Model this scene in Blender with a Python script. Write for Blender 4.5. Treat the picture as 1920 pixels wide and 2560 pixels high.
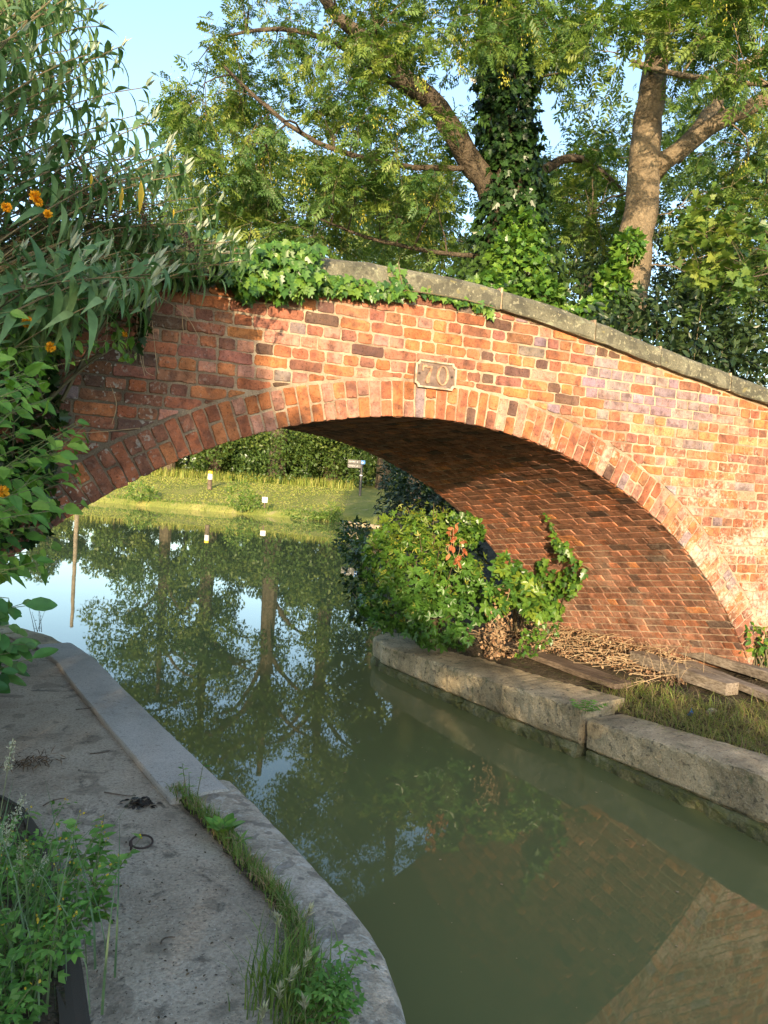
import bpy, math, random
import numpy as np
from mathutils import Matrix, Vector

for _o in list(bpy.data.objects):
    bpy.data.objects.remove(_o)
SC = bpy.context.scene
COL = SC.collection
rng = np.random.default_rng(70)
random.seed(70)

# ------------------------------------------------------------------ camera
# frame: X along the bridge face, Y through the arch, Z up, water at z = -0.23
F, HS, HA = 1900.0, 0.066, 1138.0
CAM = np.array([0.0, -4.73, 1.92])
_r = math.atan(HS)
_p = math.atan((1280 - (HA + HS * 960)) * math.cos(_r) / F)
_FA = np.array([0.4089, 0.9126, 0.0]); _FA /= np.linalg.norm(_FA)
_RT = np.array([_FA[1], -_FA[0], 0.0])
FW = _FA * math.cos(_p) + np.array([0, 0, -math.sin(_p)])
_UP = np.cross(_RT, FW)
XI = _RT * math.cos(_r) + _UP * math.sin(_r)
YI = _UP * math.cos(_r) - _RT * math.sin(_r)

cam_d = bpy.data.cameras.new('camera')
cam_d.sensor_fit = 'VERTICAL'; cam_d.sensor_height = 24.0
cam_d.lens = F / 2560 * 24.0
cam_d.clip_start = 0.05; cam_d.clip_end = 2000
cam = bpy.data.objects.new('camera', cam_d); COL.objects.link(cam)
cam.matrix_world = Matrix(((XI[0], YI[0], -FW[0], CAM[0]), (XI[1], YI[1], -FW[1], CAM[1]),
                           (XI[2], YI[2], -FW[2], CAM[2]), (0, 0, 0, 1)))
SC.camera = cam

# ------------------------------------------------------------------ sky, sun, exposure
SUN_DIR = np.array([0.50, 1.0, -0.22]); SUN_DIR /= np.linalg.norm(SUN_DIR)   # travel of the light
SUN_EL = math.asin(-SUN_DIR[2]); SUN_AZ = math.atan2(-SUN_DIR[0], -SUN_DIR[1])
world = bpy.data.worlds.new('World'); SC.world = world
world.use_nodes = True
_wn = world.node_tree.nodes; _wl = world.node_tree.links
_sky = _wn.new('ShaderNodeTexSky'); _sky.sky_type = 'NISHITA'; _sky.sun_disc = False
_sky.sun_elevation = SUN_EL; _sky.sun_rotation = SUN_AZ
_sky.altitude = 60; _sky.air_density = 1.0; _sky.dust_density = 1.2; _sky.ozone_density = 1.4
_bg = _wn['Background']; _bg.inputs['Strength'].default_value = 0.15
_wl.new(_sky.outputs[0], _bg.inputs['Color'])
sun_d = bpy.data.lights.new('sun', 'SUN'); sun_d.energy = 2.6; sun_d.angle = math.radians(0.6)
sun_d.color = (1.0, 0.77, 0.50)
sun = bpy.data.objects.new('sun', sun_d); COL.objects.link(sun)
sun.rotation_euler = Vector(SUN_DIR).to_track_quat('-Z', 'Y').to_euler()
SC.view_settings.view_transform = 'Standard'
try: SC.view_settings.look = 'None'
except Exception: pass
SC.view_settings.gamma = 1.0; SC.view_settings.use_curve_mapping = False
SC.view_settings.exposure = 1.85
SC.cycles.max_bounces = 6; SC.cycles.diffuse_bounces = 3; SC.cycles.glossy_bounces = 3
SC.cycles.transmission_bounces = 4; SC.cycles.transparent_max_bounces = 4
SC.cycles.use_denoising = True

# ------------------------------------------------------------------ pixel helpers (a pixel gives a direction only)
def ray(x, y):
    d = XI * ((x - 960) / F) - YI * ((y - 1280) / F) + FW
    return d
def at_depth(x, y, d): return CAM + ray(x, y) * d
def at_z(x, y, z):
    r = ray(x, y); return CAM + r * ((z - CAM[2]) / r[2])
def at_face(x, y, w=0.0):
    r = ray(x, y); return CAM + r * ((w - CAM[1]) / r[1])
def project(P):
    P = np.asarray(P, float) - CAM
    z = P @ FW
    return np.stack([960 + F * (P @ XI) / z, 1280 - F * (P @ YI) / z, z], -1)

# ------------------------------------------------------------------ object helpers
def tag(o, label=None, cat=None, group=None, kind=None):
    if label: o['label'] = label
    if cat: o['category'] = cat
    if group: o['group'] = group
    if kind: o['kind'] = kind
    return o
def thing(name, label, cat, loc=(0, 0, 0), group=None):
    o = bpy.data.objects.new(name, None); COL.objects.link(o)
    o.location = [float(c) for c in loc]; o.empty_display_size = 0.1
    return tag(o, label, cat, group)
def link(name, me, mat, parent=None, kind=None):
    o = bpy.data.objects.new(name, me); COL.objects.link(o)
    if mat is not None and not me.materials: me.materials.append(mat)
    if parent is not None:
        o.parent = parent
        L = parent.location; p = parent.parent
        off = Vector(L)
        while p is not None:
            off += Vector(p.location); p = p.parent
        o.location = -off            # meshes are modelled in world coordinates
    if kind: o['kind'] = kind
    return o
class MB:
    """collects polygons; build() links them as one mesh"""
    def __init__(s): s.v = []; s.f = []; s.c = []; s.n = 0
    def add(s, v, f, c=None):
        v = np.asarray(v, float).reshape(-1, 3)
        s.v.append(v); o = s.n
        s.f.extend([[i + o for i in q] for q in f]); s.n += len(v)
        if c is not None: s.c.append(np.tile(np.asarray(c, float), (len(v), 1)))
    def mesh(s, name, smooth=False):
        me = bpy.data.meshes.new(name)
        V = np.concatenate(s.v) if s.v else np.zeros((0, 3))
        me.from_pydata(V.tolist(), [], s.f)
        if s.c:
            a = me.color_attributes.new('col', 'FLOAT_COLOR', 'POINT')
            C = np.concatenate(s.c); C = np.c_[C, np.ones(len(C))] if C.shape[1] == 3 else C
            a.data.foreach_set('color', C.astype('f').ravel())
        if smooth: me.polygons.foreach_set('use_smooth', np.ones(len(me.polygons), bool))
        me.update(); return me
    def build(s, name, mat, parent=None, kind=None, smooth=False):
        return link(name, s.mesh(name, smooth), mat, parent, kind)

def box_vf(c, ax, ay, az, h):
    c = np.asarray(c, float); A = [np.asarray(a, float) for a in (ax, ay, az)]
    v = [c + A[0] * h[0] * i + A[1] * h[1] * j + A[2] * h[2] * k for k in (-1, 1) for j in (-1, 1) for i in (-1, 1)]
    return v, [[0, 2, 3, 1], [4, 5, 7, 6], [0, 1, 5, 4], [2, 6, 7, 3], [0, 4, 6, 2], [1, 3, 7, 5]]
def tube_vf(P, R, n=6, cap=True):
    P = np.asarray(P, float); R = np.asarray(R, float)
    T = np.gradient(P, axis=0); T /= np.linalg.norm(T, axis=1)[:, None] + 1e-9
    ref = np.array([0.31, 0.17, 0.93]) if abs(T[0, 2]) < 0.9 else np.array([0.9, 0.3, 0.1])
    A = np.cross(T, ref); A /= np.linalg.norm(A, axis=1)[:, None] + 1e-9
    B = np.cross(T, A)
    th = np.arange(n) * 2 * math.pi / n
    V = P[:, None] + R[:, None, None] * (np.cos(th)[None, :, None] * A[:, None] + np.sin(th)[None, :, None] * B[:, None])
    f = []
    for i in range(len(P) - 1):
        for j in range(n):
            k = (j + 1) % n
            f.append([i * n + j, i * n + k, (i + 1) * n + k, (i + 1) * n + j])
    if cap: f.append(list(range(n))[::-1]); f.append([(len(P) - 1) * n + j for j in range(n)])
    return V.reshape(-1, 3), f

# ------------------------------------------------------------------ material helpers
class NT:
    def __init__(s, name):
        s.m = bpy.data.materials.new(name); s.m.use_nodes = True
        s.t = s.m.node_tree; s.b = s.t.nodes['Principled BSDF']; s.out = s.t.nodes['Material Output']
    def n(s, kind, **kw):
        x = s.t.nodes.new('ShaderNode' + kind)
        for k, v in kw.items(): setattr(x, k, v)
        return x
    def l(s, a, b): s.t.links.new(a, b)
    def coord(s): return s.n('NewGeometry').outputs['Position']
    def noise(s, scale, detail=4, rough=0.55, vec=None, dist=0.0):
        x = s.n('TexNoise'); x.inputs['Scale'].default_value = scale; x.inputs['Detail'].default_value = detail
        x.inputs['Roughness'].default_value = rough; x.inputs['Distortion'].default_value = dist
        s.l(vec if vec is not None else s.coord(), x.inputs['Vector']); return x.outputs['Fac']
    def ramp(s, fac, stops):
        x = s.n('ValToRGB'); e = x.color_ramp.elements
        while len(e) < len(stops): e.new(0.5)
        for q, (p, c) in zip(e, stops):
            q.position = p; q.color = tuple(c) + (1,) if not np.isscalar(c) else (c, c, c, 1)
        s.l(fac, x.inputs['Fac']); return x.outputs['Color']
    def mix(s, fac, a, b, mode='MIX'):
        x = s.n('Mix', data_type='RGBA', blend_type=mode)
        for sock, val in ((x.inputs[0], fac), (x.inputs[6], a), (x.inputs[7], b)):
            if hasattr(val, 'is_linked'): s.l(val, sock)
            elif np.isscalar(val): sock.default_value = val
            else: sock.default_value = tuple(val) + (1,)
        return x.outputs[2]
    def math(s, op, a, b=0.0):
        x = s.n('Math', operation=op)
        for sock, val in ((x.inputs[0], a), (x.inputs[1], b)):
            if hasattr(val, 'is_linked'): s.l(val, sock)
            else: sock.default_value = val
        return x.outputs[0]
    def attr(s, name, out='Color'):
        x = s.n('Attribute'); x.attribute_name = name; return x.outputs[out]
    def bump(s, h, strength=0.3, dist=0.01):
        x = s.n('Bump'); x.inputs['Strength'].default_value = strength; x.inputs['Distance'].default_value = dist
        s.l(h, x.inputs['Height']); s.l(x.outputs[0], s.b.inputs['Normal'])
    def color(s, c):
        if hasattr(c, 'is_linked'): s.l(c, s.b.inputs['Base Color'])
        else: s.b.inputs['Base Color'].default_value = tuple(c) + (1,)
    def rough(s, v): s.b.inputs['Roughness'].default_value = v
    def spec(s, v): s.b.inputs['Specular IOR Level'].default_value = v

def stone_mat(name, c1, c2, c3, scale=3.0, lichen=None, lich=0.62, bump=0.5, rough=0.9, fine=90, bdist=0.006):
    m = NT(name)
    col = m.ramp(m.noise(scale, 6, 0.62), [(0.3, c1), (0.5, c2), (0.72, c3)])
    sp = m.ramp(m.noise(fine, 3, 0.6), [(0.3, 0.55), (0.55, 1.0), (0.8, 1.2)])
    col = m.mix(0.75, col, sp, 'MULTIPLY')
    if lichen is not None:
        k = m.ramp(m.noise(scale * 2.7, 8, 0.7, dist=0.6), [(lich - 0.04, 0.0), (lich + 0.05, 1.0)])
        col = m.mix(m.math('MULTIPLY', k, 0.75), col, lichen)
    m.color(col); m.rough(rough); m.spec(0.25)
    h = m.math('ADD', m.noise(fine, 4, 0.6), m.math('MULTIPLY', m.noise(scale * 6, 4), 1.5))
    m.bump(h, bump, bdist)
    return m.m

def speckle(mat, col=(0.42, 0.38, 0.31), scale=150, thr=0.66, amt=0.8):
    t = mat.node_tree; b = t.nodes['Principled BSDF']; src = b.inputs['Base Color'].links[0].from_socket
    g = t.nodes.new('ShaderNodeNewGeometry'); nz = t.nodes.new('ShaderNodeTexNoise'); nz.inputs['Scale'].default_value = scale; nz.inputs['Detail'].default_value = 2
    t.links.new(g.outputs['Position'], nz.inputs['Vector']); r = t.nodes.new('ShaderNodeValToRGB'); r.color_ramp.elements[0].position = thr; r.color_ramp.elements[1].position = thr + .04
    r.color_ramp.elements[1].color = (amt, amt, amt, 1); t.links.new(nz.outputs['Fac'], r.inputs['Fac'])
    m = t.nodes.new('ShaderNodeMix'); m.data_type = 'RGBA'; t.links.new(r.outputs['Color'], m.inputs[0]); t.links.new(src, m.inputs[6]); m.inputs[7].default_value = tuple(col) + (1,)
    t.links.new(m.outputs[2], b.inputs['Base Color']); return mat
def leaf_mat(name, c1, c2, c3, trans=0.3, rough=0.45, tcol=None, spec=0.4):
    m = NT(name)
    r = m.attr('rnd', 'Fac')
    col = m.ramp(r, [(0.0, c1), (0.5, c2), (1.0, c3)])
    nz = m.ramp(m.noise(25, 2), [(0.3, 0.75), (0.7, 1.15)])
    col = m.mix(1.0, col, nz, 'MULTIPLY')
    m.color(col); m.rough(rough); m.spec(spec)
    tr = m.n('BsdfTranslucent')
    if tcol is None:
        m.l(m.mix(1.0, col, (1.35, 1.45, 0.55), 'MULTIPLY'), tr.inputs['Color'])
    else: tr.inputs['Color'].default_value = tuple(tcol) + (1,)
    ms = m.n('MixShader'); ms.inputs[0].default_value = trans
    m.l(m.b.outputs[0], ms.inputs[1]); m.l(tr.outputs[0], ms.inputs[2]); m.l(ms.outputs[0], m.out.inputs['Surface'])
    return m.m

def plain(name, c, rough=0.6, metal=0.0, var=0.25, scale=20, bump=0.15):
    m = NT(name)
    k = m.ramp(m.noise(scale, 5), [(0.3, tuple(max(0, q * (1 - var)) for q in c)), (0.7, tuple(q * (1 + var) for q in c))])
    m.color(k); m.rough(rough); m.b.inputs['Metallic'].default_value = metal
    m.bump(m.noise(scale * 5, 3), bump, 0.003)
    return m.m

# ------------------------------------------------------------------ brick material
def brick_mat(name, lime=1.0, bump=0.55):
    m = NT(name); P = m.coord()
    base = m.attr('col')
    mot = m.ramp(m.noise(13, 8, 0.72), [(0.30, 0.42), (0.46, 0.85), (0.6, 1.12), (0.75, 1.4)])
    c = m.mix(0.95, base, mot, 'MULTIPLY')
    c = m.mix(m.math('MULTIPLY', m.ramp(m.noise(19, 5, 0.7, dist=0.8), [(0.5, 0.0), (0.62, 1.0)]), 0.45), c, m.mix(1.0, c, (1.25, 1.05, 0.75), 'MULTIPLY'))
    # scorched and orange patches inside a brick
    c = m.mix(m.math('MULTIPLY', m.ramp(m.noise(11, 3, 0.5), [(0.52, 0.0), (0.64, 1.0)]), 0.5), c, (0.10, 0.052, 0.042))
    pits = m.ramp(m.noise(75, 4, 0.7), [(0.32, 0.25), (0.46, 1.0)])
    c = m.mix(0.8, c, pits, 'MULTIPLY')
    c = m.mix(0.8, c, m.ramp(m.noise(1.4, 4, 0.6), [(0.32, 0.66), (0.5, 1.0), (0.7, 1.15)]), 'MULTIPLY')   # broad soot and damp stains
    mp = m.n('Mapping'); m.l(P, mp.inputs[0]); mp.inputs['Scale'].default_value = (7, 7, 0.9)
    c = m.mix(0.7, c, m.ramp(m.noise(1.0, 5, 0.6, mp.outputs[0]), [(0.34, 0.62), (0.52, 1.0), (0.7, 1.08)]), 'MULTIPLY')   # rain streaks
    # lime wash and efflorescence, heaviest low on the haunch
    sx = m.n('SeparateXYZ'); m.l(P, sx.inputs[0])
    mr = m.n('MapRange'); mr.inputs[1].default_value = 3.2; mr.inputs[2].default_value = 5.2; m.l(sx.outputs[0], mr.inputs[0])
    mz = m.n('MapRange'); mz.inputs[1].default_value = 2.75; mz.inputs[2].default_value = 1.9; m.l(sx.outputs[2], mz.inputs[0])
    mask = m.math('ADD', m.math('MULTIPLY', m.math('MULTIPLY', mr.outputs[0], mz.outputs[0]), 0.11), 0.0)
    blot = m.math('ADD', m.math('MULTIPLY', m.noise(2.4, 4, 0.6), 0.55), m.math('MULTIPLY', m.noise(34, 5, 0.7), 0.45))
    lm = m.ramp(m.math('ADD', blot, mask), [(0.60, 0.0), (0.70, 1.0)])
    c = m.mix(m.math('MULTIPLY', lm, 0.62 * lime), c, (0.62, 0.54, 0.42))
    # pale lichen spots on the damp left-hand end
    ml = m.n('MapRange'); ml.inputs[1].default_value = 1.1; ml.inputs[2].default_value = 0.3; m.l(sx.outputs[0], ml.inputs[0])
    sp = m.ramp(m.noise(42, 3, 0.5), [(0.58, 0.0), (0.63, 1.0)])
    sp = m.math('MULTIPLY', sp, m.ramp(m.noise(5, 3), [(0.45, 0.15), (0.6, 1.0)]))
    c = m.mix(m.math('MULTIPLY', m.math('MULTIPLY', sp, ml.outputs[0]), 0.8), c, (0.46, 0.46, 0.41))
    m.color(c); m.rough(0.88); m.spec(0.2)
    m.bump(m.math('ADD', m.noise(70, 5, 0.65), m.math('MULTIPLY', m.noise(18, 3), 1.6)), bump, 0.006)
    return m.m
M_BRICK = brick_mat('weathered_brick')
def mortar():
    m = NT('lime_mortar'); P = m.coord()
    c = m.ramp(m.noise(7, 6, 0.65), [(0.30, (0.20, 0.14, 0.095)), (0.47, (0.40, 0.30, 0.205)), (0.72, (0.56, 0.46, 0.33))])
    sx = m.n('SeparateXYZ'); m.l(P, sx.inputs[0])
    ml = m.n('MapRange'); ml.inputs[1].default_value = 1.3; ml.inputs[2].default_value = 0.4; m.l(sx.outputs[0], ml.inputs[0])
    c = m.mix(m.math('MULTIPLY', ml.outputs[0], 0.7), c, (0.11, 0.095, 0.075))   # joints darker towards the left-hand end
    c = m.mix(0.6, c, m.ramp(m.noise(120, 3), [(0.3, 0.6), (0.6, 1.1)]), 'MULTIPLY')
    c = m.mix(0.7, c, m.ramp(m.noise(1.9, 4, 0.6), [(0.32, 0.55), (0.55, 1.05)]), 'MULTIPLY')
    m.color(c); m.rough(0.95); m.spec(0.1)
    m.bump(m.math('ADD', m.noise(60, 5, 0.7), m.math('MULTIPLY', m.noise(14, 3), 1.5)), 0.9, 0.008)
    return m.m
M_MORTAR = mortar()
def soffit_mortar():
    m = NT('soffit_mortar')
    c = m.ramp(m.noise(6, 6, 0.65), [(0.3, (0.26, 0.19, 0.13)), (0.5, (0.50, 0.39, 0.28)), (0.7, (0.60, 0.50, 0.37))])
    m.color(c); m.rough(0.95); m.spec(0.1)
    m.bump(m.noise(60, 5, 0.7), 0.8, 0.008)
    return m.m
M_SMORTAR = soffit_mortar()

M_COPE = stone_mat('coping_sandstone', (0.071, 0.071, 0.051), (0.142, 0.136, 0.095), (0.220, 0.211, 0.150), 3.2, (0.25, 0.26, 0.17), 0.60, 0.7)
M_KERBR = stone_mat('rough_concrete', (0.238, 0.198, 0.121), (0.499, 0.405, 0.249), (0.735, 0.599, 0.378), 2.5, (0.13, 0.14, 0.07), 0.60, 1.0, fine=70, bdist=0.012)
M_LEDGE = stone_mat('wet_mossy_concrete', (0.075, 0.075, 0.041), (0.165, 0.165, 0.081), (0.300, 0.285, 0.162), 4, (0.12, 0.13, 0.04), 0.5, 1.0, fine=60, bdist=0.012)
M_KERBL = stone_mat('smooth_concrete', (0.31, 0.29, 0.25), (0.47, 0.445, 0.39), (0.57, 0.545, 0.485), 1.8, (0.42, 0.42, 0.40), 0.66, 0.35, fine=150)
M_KERBB = stone_mat('lichened_concrete', (0.26, 0.228, 0.172), (0.45, 0.4, 0.31), (0.58, 0.52, 0.425), 6.0, (0.60, 0.575, 0.50), 0.57, 0.9, fine=95, bdist=0.009)
speckle(M_KERBB, (0.10, 0.092, 0.078), 13, 0.55, 0.5)
M_PATH = stone_mat('path_concrete', (0.27, 0.222, 0.16), (0.44, 0.37, 0.272), (0.54, 0.465, 0.355), 2.2, (0.075, 0.068, 0.05), 0.60, 1.0, fine=85, bdist=0.010)
speckle(M_COPE, (0.06, 0.058, 0.045), 9, 0.55, 0.6); speckle(M_COPE, (0.42, 0.40, 0.27), 38, 0.62, 0.4); speckle(M_COPE, (0.30, 0.26, 0.09), 14, 0.66, 0.35); speckle(M_PATH, (0.62, 0.56, 0.46)); speckle(M_PATH, (0.08, 0.068, 0.052), 60, 0.64, 0.7); speckle(M_PATH, (0.17, 0.145, 0.105), 5.5, 0.60, 0.5); speckle(M_KERBR, (0.46, 0.43, 0.36), 110, 0.64, 0.6); speckle(M_KERBR, (0.06, 0.055, 0.045), 22, 0.62, 0.55); speckle(M_KERBL, (0.16, 0.15, 0.13), 30, 0.66, 0.5)
M_SOIL = stone_mat('soil', (0.035, 0.028, 0.017), (0.084, 0.066, 0.042), (0.154, 0.119, 0.077), 5, (0.05, 0.07, 0.02), 0.58, 1.0, fine=50, bdist=0.03)
M_BANKGRASS = stone_mat('mown_grass', (0.132, 0.168, 0.034), (0.224, 0.240, 0.058), (0.356, 0.312, 0.106), 0.5, (0.33, 0.28, 0.15), 0.60, 0.8, fine=14, bdist=0.05)
M_WOOD = stone_mat('weathered_timber', (0.126, 0.094, 0.065), (0.270, 0.208, 0.144), (0.432, 0.360, 0.270), 3, None, 0.6, 0.7, fine=55)
M_WOODD = stone_mat('dark_timber', (0.045, 0.033, 0.024), (0.120, 0.090, 0.063), (0.210, 0.165, 0.120), 3, None, 0.6, 0.6, fine=55)
def wood_mat(name, c1, c2, c3):
    m = NT(name); mp = m.n('Mapping'); m.l(m.coord(), mp.inputs[0]); mp.vector_type = 'TEXTURE'; mp.inputs['Rotation'].default_value = (0, 0, math.radians(-72)); mp.inputs['Scale'].default_value = (0.35, 0.014, 0.014)
    g = m.noise(1.0, 6, 0.7, mp.outputs[0], 0.4); c = m.ramp(g, [(0.3, c1), (0.5, c2), (0.68, c3)])
    c = m.mix(0.8, c, m.ramp(m.noise(4, 5, 0.65), [(0.3, 0.5), (0.65, 1.2)]), 'MULTIPLY'); m.color(c); m.rough(0.9); m.spec(0.15); m.bump(g, 0.9, 0.01); return m.m
M_WOOD = wood_mat('weathered_timber_grain', (0.09, 0.07, 0.05), (0.27, 0.22, 0.165), (0.40, 0.345, 0.27)); M_WOODD = wood_mat('brown_timber_grain', (0.05, 0.037, 0.027), (0.16, 0.12, 0.085), (0.25, 0.195, 0.145))
M_BARK = stone_mat('ash_bark', (0.108, 0.084, 0.053), (0.204, 0.159, 0.102), (0.302, 0.241, 0.152), 4, (0.22, 0.22, 0.10), 0.66, 0.9, fine=28, bdist=0.02)
M_BARKD = stone_mat('dark_bark', (0.045, 0.036, 0.026), (0.095, 0.075, 0.052), (0.16, 0.13, 0.09), 5, (0.17, 0.16, 0.05), 0.64, 1.0, fine=25, bdist=0.03)
M_TWIG = plain('twig_bark', (0.14, 0.115, 0.06), 0.85)
M_STEM = plain('green_stem', (0.14, 0.16, 0.06), 0.7)
M_DRYSTEM = plain('dry_stem', (0.46, 0.34, 0.20), 0.85)
M_IRON = plain('rusty_iron', (0.07, 0.05, 0.04), 0.7, 0.5)

L_ASH = leaf_mat('ash_leaf', (0.045, 0.108, 0.03), (0.10, 0.18, 0.036), (0.22, 0.265, 0.042), 0.3)
L_ASHD = leaf_mat('far_leaf', (0.035, 0.08, 0.02), (0.075, 0.13, 0.028), (0.15, 0.19, 0.036), 0.25)
L_KEY = leaf_mat('ash_key', (0.26, 0.28, 0.03), (0.36, 0.36, 0.04), (0.44, 0.38, 0.05), 0.3)
L_IVY = leaf_mat('ivy_leaf', (0.036, 0.102, 0.019), (0.078, 0.180, 0.024), (0.156, 0.264, 0.036), 0.22, 0.35)
L_IVYD = leaf_mat('ivy_leaf_shaded', (0.014, 0.04, 0.012), (0.028, 0.07, 0.016), (0.06, 0.11, 0.022), 0.15, 0.35)  # darker copy of the ivy leaf, with shade put into its colour
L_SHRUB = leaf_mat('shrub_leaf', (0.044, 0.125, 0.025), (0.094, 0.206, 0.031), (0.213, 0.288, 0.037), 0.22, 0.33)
L_SHRUBY = leaf_mat('young_shrub_leaf', (0.12, 0.20, 0.03), (0.22, 0.28, 0.04), (0.34, 0.34, 0.05), 0.25, 0.4)
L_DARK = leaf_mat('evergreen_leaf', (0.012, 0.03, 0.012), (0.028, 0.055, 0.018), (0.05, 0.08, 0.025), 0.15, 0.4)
L_BUD = leaf_mat('buddleia_leaf', (0.07, 0.155, 0.06), (0.125, 0.23, 0.09), (0.20, 0.30, 0.13), 0.27, 0.6)
L_SILV = leaf_mat('silver_shoot', (0.20, 0.26, 0.17), (0.30, 0.36, 0.25), (0.38, 0.42, 0.31), 0.15, 0.8)
L_KER = leaf_mat('kerria_leaf', (0.07, 0.18, 0.03), (0.14, 0.30, 0.045), (0.24, 0.40, 0.065), 0.3, 0.5)
L_DOG = leaf_mat('broad_leaf', (0.042, 0.132, 0.036), (0.084, 0.216, 0.048), (0.132, 0.276, 0.060), 0.25, 0.45)
L_YEL = leaf_mat('yellow_leaf', (0.5, 0.34, 0.03), (0.6, 0.42, 0.03), (0.66, 0.5, 0.05), 0.3)
L_FLOW = leaf_mat('orange_petal', (0.75, 0.30, 0.01), (0.85, 0.42, 0.01), (0.9, 0.5, 0.02), 0.3, 0.6, (0.9, 0.45, 0.02))
L_DEAD = leaf_mat('dead_leaf', (0.20, 0.11, 0.06), (0.42, 0.26, 0.14), (0.58, 0.41, 0.25), 0.2, 0.8, (0.45, 0.25, 0.1))
L_RUST = leaf_mat('rust_leaf', (0.38, 0.10, 0.04), (0.46, 0.15, 0.06), (0.5, 0.22, 0.1), 0.3, 0.7, (0.5, 0.15, 0.04))
L_GRASS = leaf_mat('grass_blade', (0.08, 0.17, 0.025), (0.14, 0.24, 0.04), (0.24, 0.30, 0.07), 0.3, 0.5)
L_GRASSB = leaf_mat('blue_grass_blade', (0.09, 0.17, 0.07), (0.15, 0.24, 0.11), (0.23, 0.30, 0.16), 0.3, 0.5)
L_STRAW = leaf_mat('straw', (0.28, 0.19, 0.09), (0.40, 0.29, 0.15), (0.50, 0.39, 0.22), 0.2, 0.8, (0.4, 0.28, 0.12))
L_LAWN = leaf_mat('lawn_blade', (0.17, 0.24, 0.04), (0.28, 0.32, 0.06), (0.42, 0.38, 0.12), 0.35, 0.6)
L_BGRASS = leaf_mat('rough_grass_blade', (0.18, 0.28, 0.05), (0.30, 0.36, 0.09), (0.46, 0.44, 0.17), 0.35, 0.6)
L_WEED = leaf_mat('weed_leaf', (0.077, 0.198, 0.033), (0.132, 0.297, 0.050), (0.209, 0.374, 0.077), 0.3, 0.5)
L_SEED = leaf_mat('seed_head', (0.38, 0.38, 0.28), (0.48, 0.47, 0.36), (0.56, 0.53, 0.42), 0.3, 0.8)

# ------------------------------------------------------------------ leaf scatter
def rhomb(w=0.16, fold=0.05, mid=0.42, droop=0.0):
    return (np.array([[0, 0, 0], [-w, mid, fold], [w, mid, fold], [0, 1, -droop]]), [[0, 2, 3], [0, 3, 1]])
def lance(w=0.12, seg=5, fold=0.03, curl=0.25, mid=0.38):
    v = []; f = []
    for i in range(seg + 1):
        t = i / seg
        ww = w * (t / mid) ** 0.7 if t < mid else w * max(0.0, (1 - t) / (1 - mid)) ** 0.85
        ww = ww if 0 < i < seg else 0.004
        z = -curl * t * t
        v += [[-ww, t * (1 - curl * 0.25 * t), z + fold * ww / w], [0, t * (1 - curl * 0.25 * t), z], [ww, t * (1 - curl * 0.25 * t), z + fold * ww / w]]
    for i in range(seg):
        a = i * 3
        f += [[a, a + 1, a + 4, a + 3], [a + 1, a + 2, a + 5, a + 4]]
    return np.array(v), f
def outline_leaf(pts, fold=0.06, curl=0.12):
    """half outline (x>=0) from base to tip; two n-gons folded at the midrib"""
    h = np.array(pts, float); mx = h[:, 0].max()
    z = lambda x, y: fold * abs(x) / mx - curl * y * y
    mid = [[0, y, z(0, y)] for y in (0, 0.35, 0.7, 1.0)]
    R = [[x, y, z(x, y)] for x, y in h]; Lh = [[-x, y, z(x, y)] for x, y in h]
    v = mid + R + Lh; k = len(h)
    f = [[0] + [4 + i for i in range(k)] + [3, 2, 1], [0, 1, 2, 3] + [4 + k + i for i in range(k)][::-1]]
    return np.array(v), f
def serrated(w=0.34, n=7):
    p = []
    for i in range(n):
        t = (i + 0.5) / n
        ww = w * math.sin(math.pi * t ** 0.62) * (1 - 0.15 * t)
        p += [[ww * 1.06, t + 0.035], [ww * 0.86, t + 0.055]]
    return outline_leaf([[0.02, 0.0]] + p[:-1], 0.09, 0.18)
def ivy_leaf(): return outline_leaf([[0.1, -0.04], [0.30, -0.02], [0.50, 0.20], [0.27, 0.32], [0.40, 0.60], [0.17, 0.62]], 0.08, 0.12)
def ellip(w=0.24): return outline_leaf([[0.06, 0.06], [w * 0.8, 0.25], [w, 0.5], [w * 0.72, 0.77], [w * 0.3, 0.93]], 0.06, 0.12)
def maple(): return outline_leaf([[0.12, -0.02], [0.42, -0.02], [0.36, 0.12], [0.62, 0.36], [0.40, 0.36], [0.46, 0.52], [0.24, 0.50], [0.22, 0.74], [0.12, 0.78]], 0.05, 0.15)
def compound(pairs=4, ll=0.30, lw=0.2, droop=0.25, tpl=None):
    V = []; Fc = []; n = 0
    def put(p, ang, L, dz):
        nonlocal n
        v, f = tpl or rhomb(lw, 0.06, 0.45, 0.1)
        v = v * L; c, s_ = math.cos(ang), math.sin(ang)
        q = np.c_[v[:, 0] * c + v[:, 1] * s_, -v[:, 0] * s_ + v[:, 1] * c, v[:, 2] - dz * np.maximum(v[:, 1], 0)] + p
        V.append(q); Fc.extend([[i + n for i in g] for g in f]); n += len(q)
    for i in range(pairs):
        t = 0.22 + 0.55 * i / max(1, pairs - 1)
        for s_ in (-1, 1): put(np.array([0, t, -droop * t * t]), s_ * 1.0, ll * (0.85 + 0.25 * math.sin(3 * t)), 0.25)
    put(np.array([0, 0.78, -droop * 0.6]), 0.0, ll, 0.35)
    V.append(np.array([[-0.006, 0, 0], [0.006, 0, 0], [0, 0.8, -droop * 0.62]])); Fc.append([n, n + 1, n + 2])
    return np.concatenate(V), Fc
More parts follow.
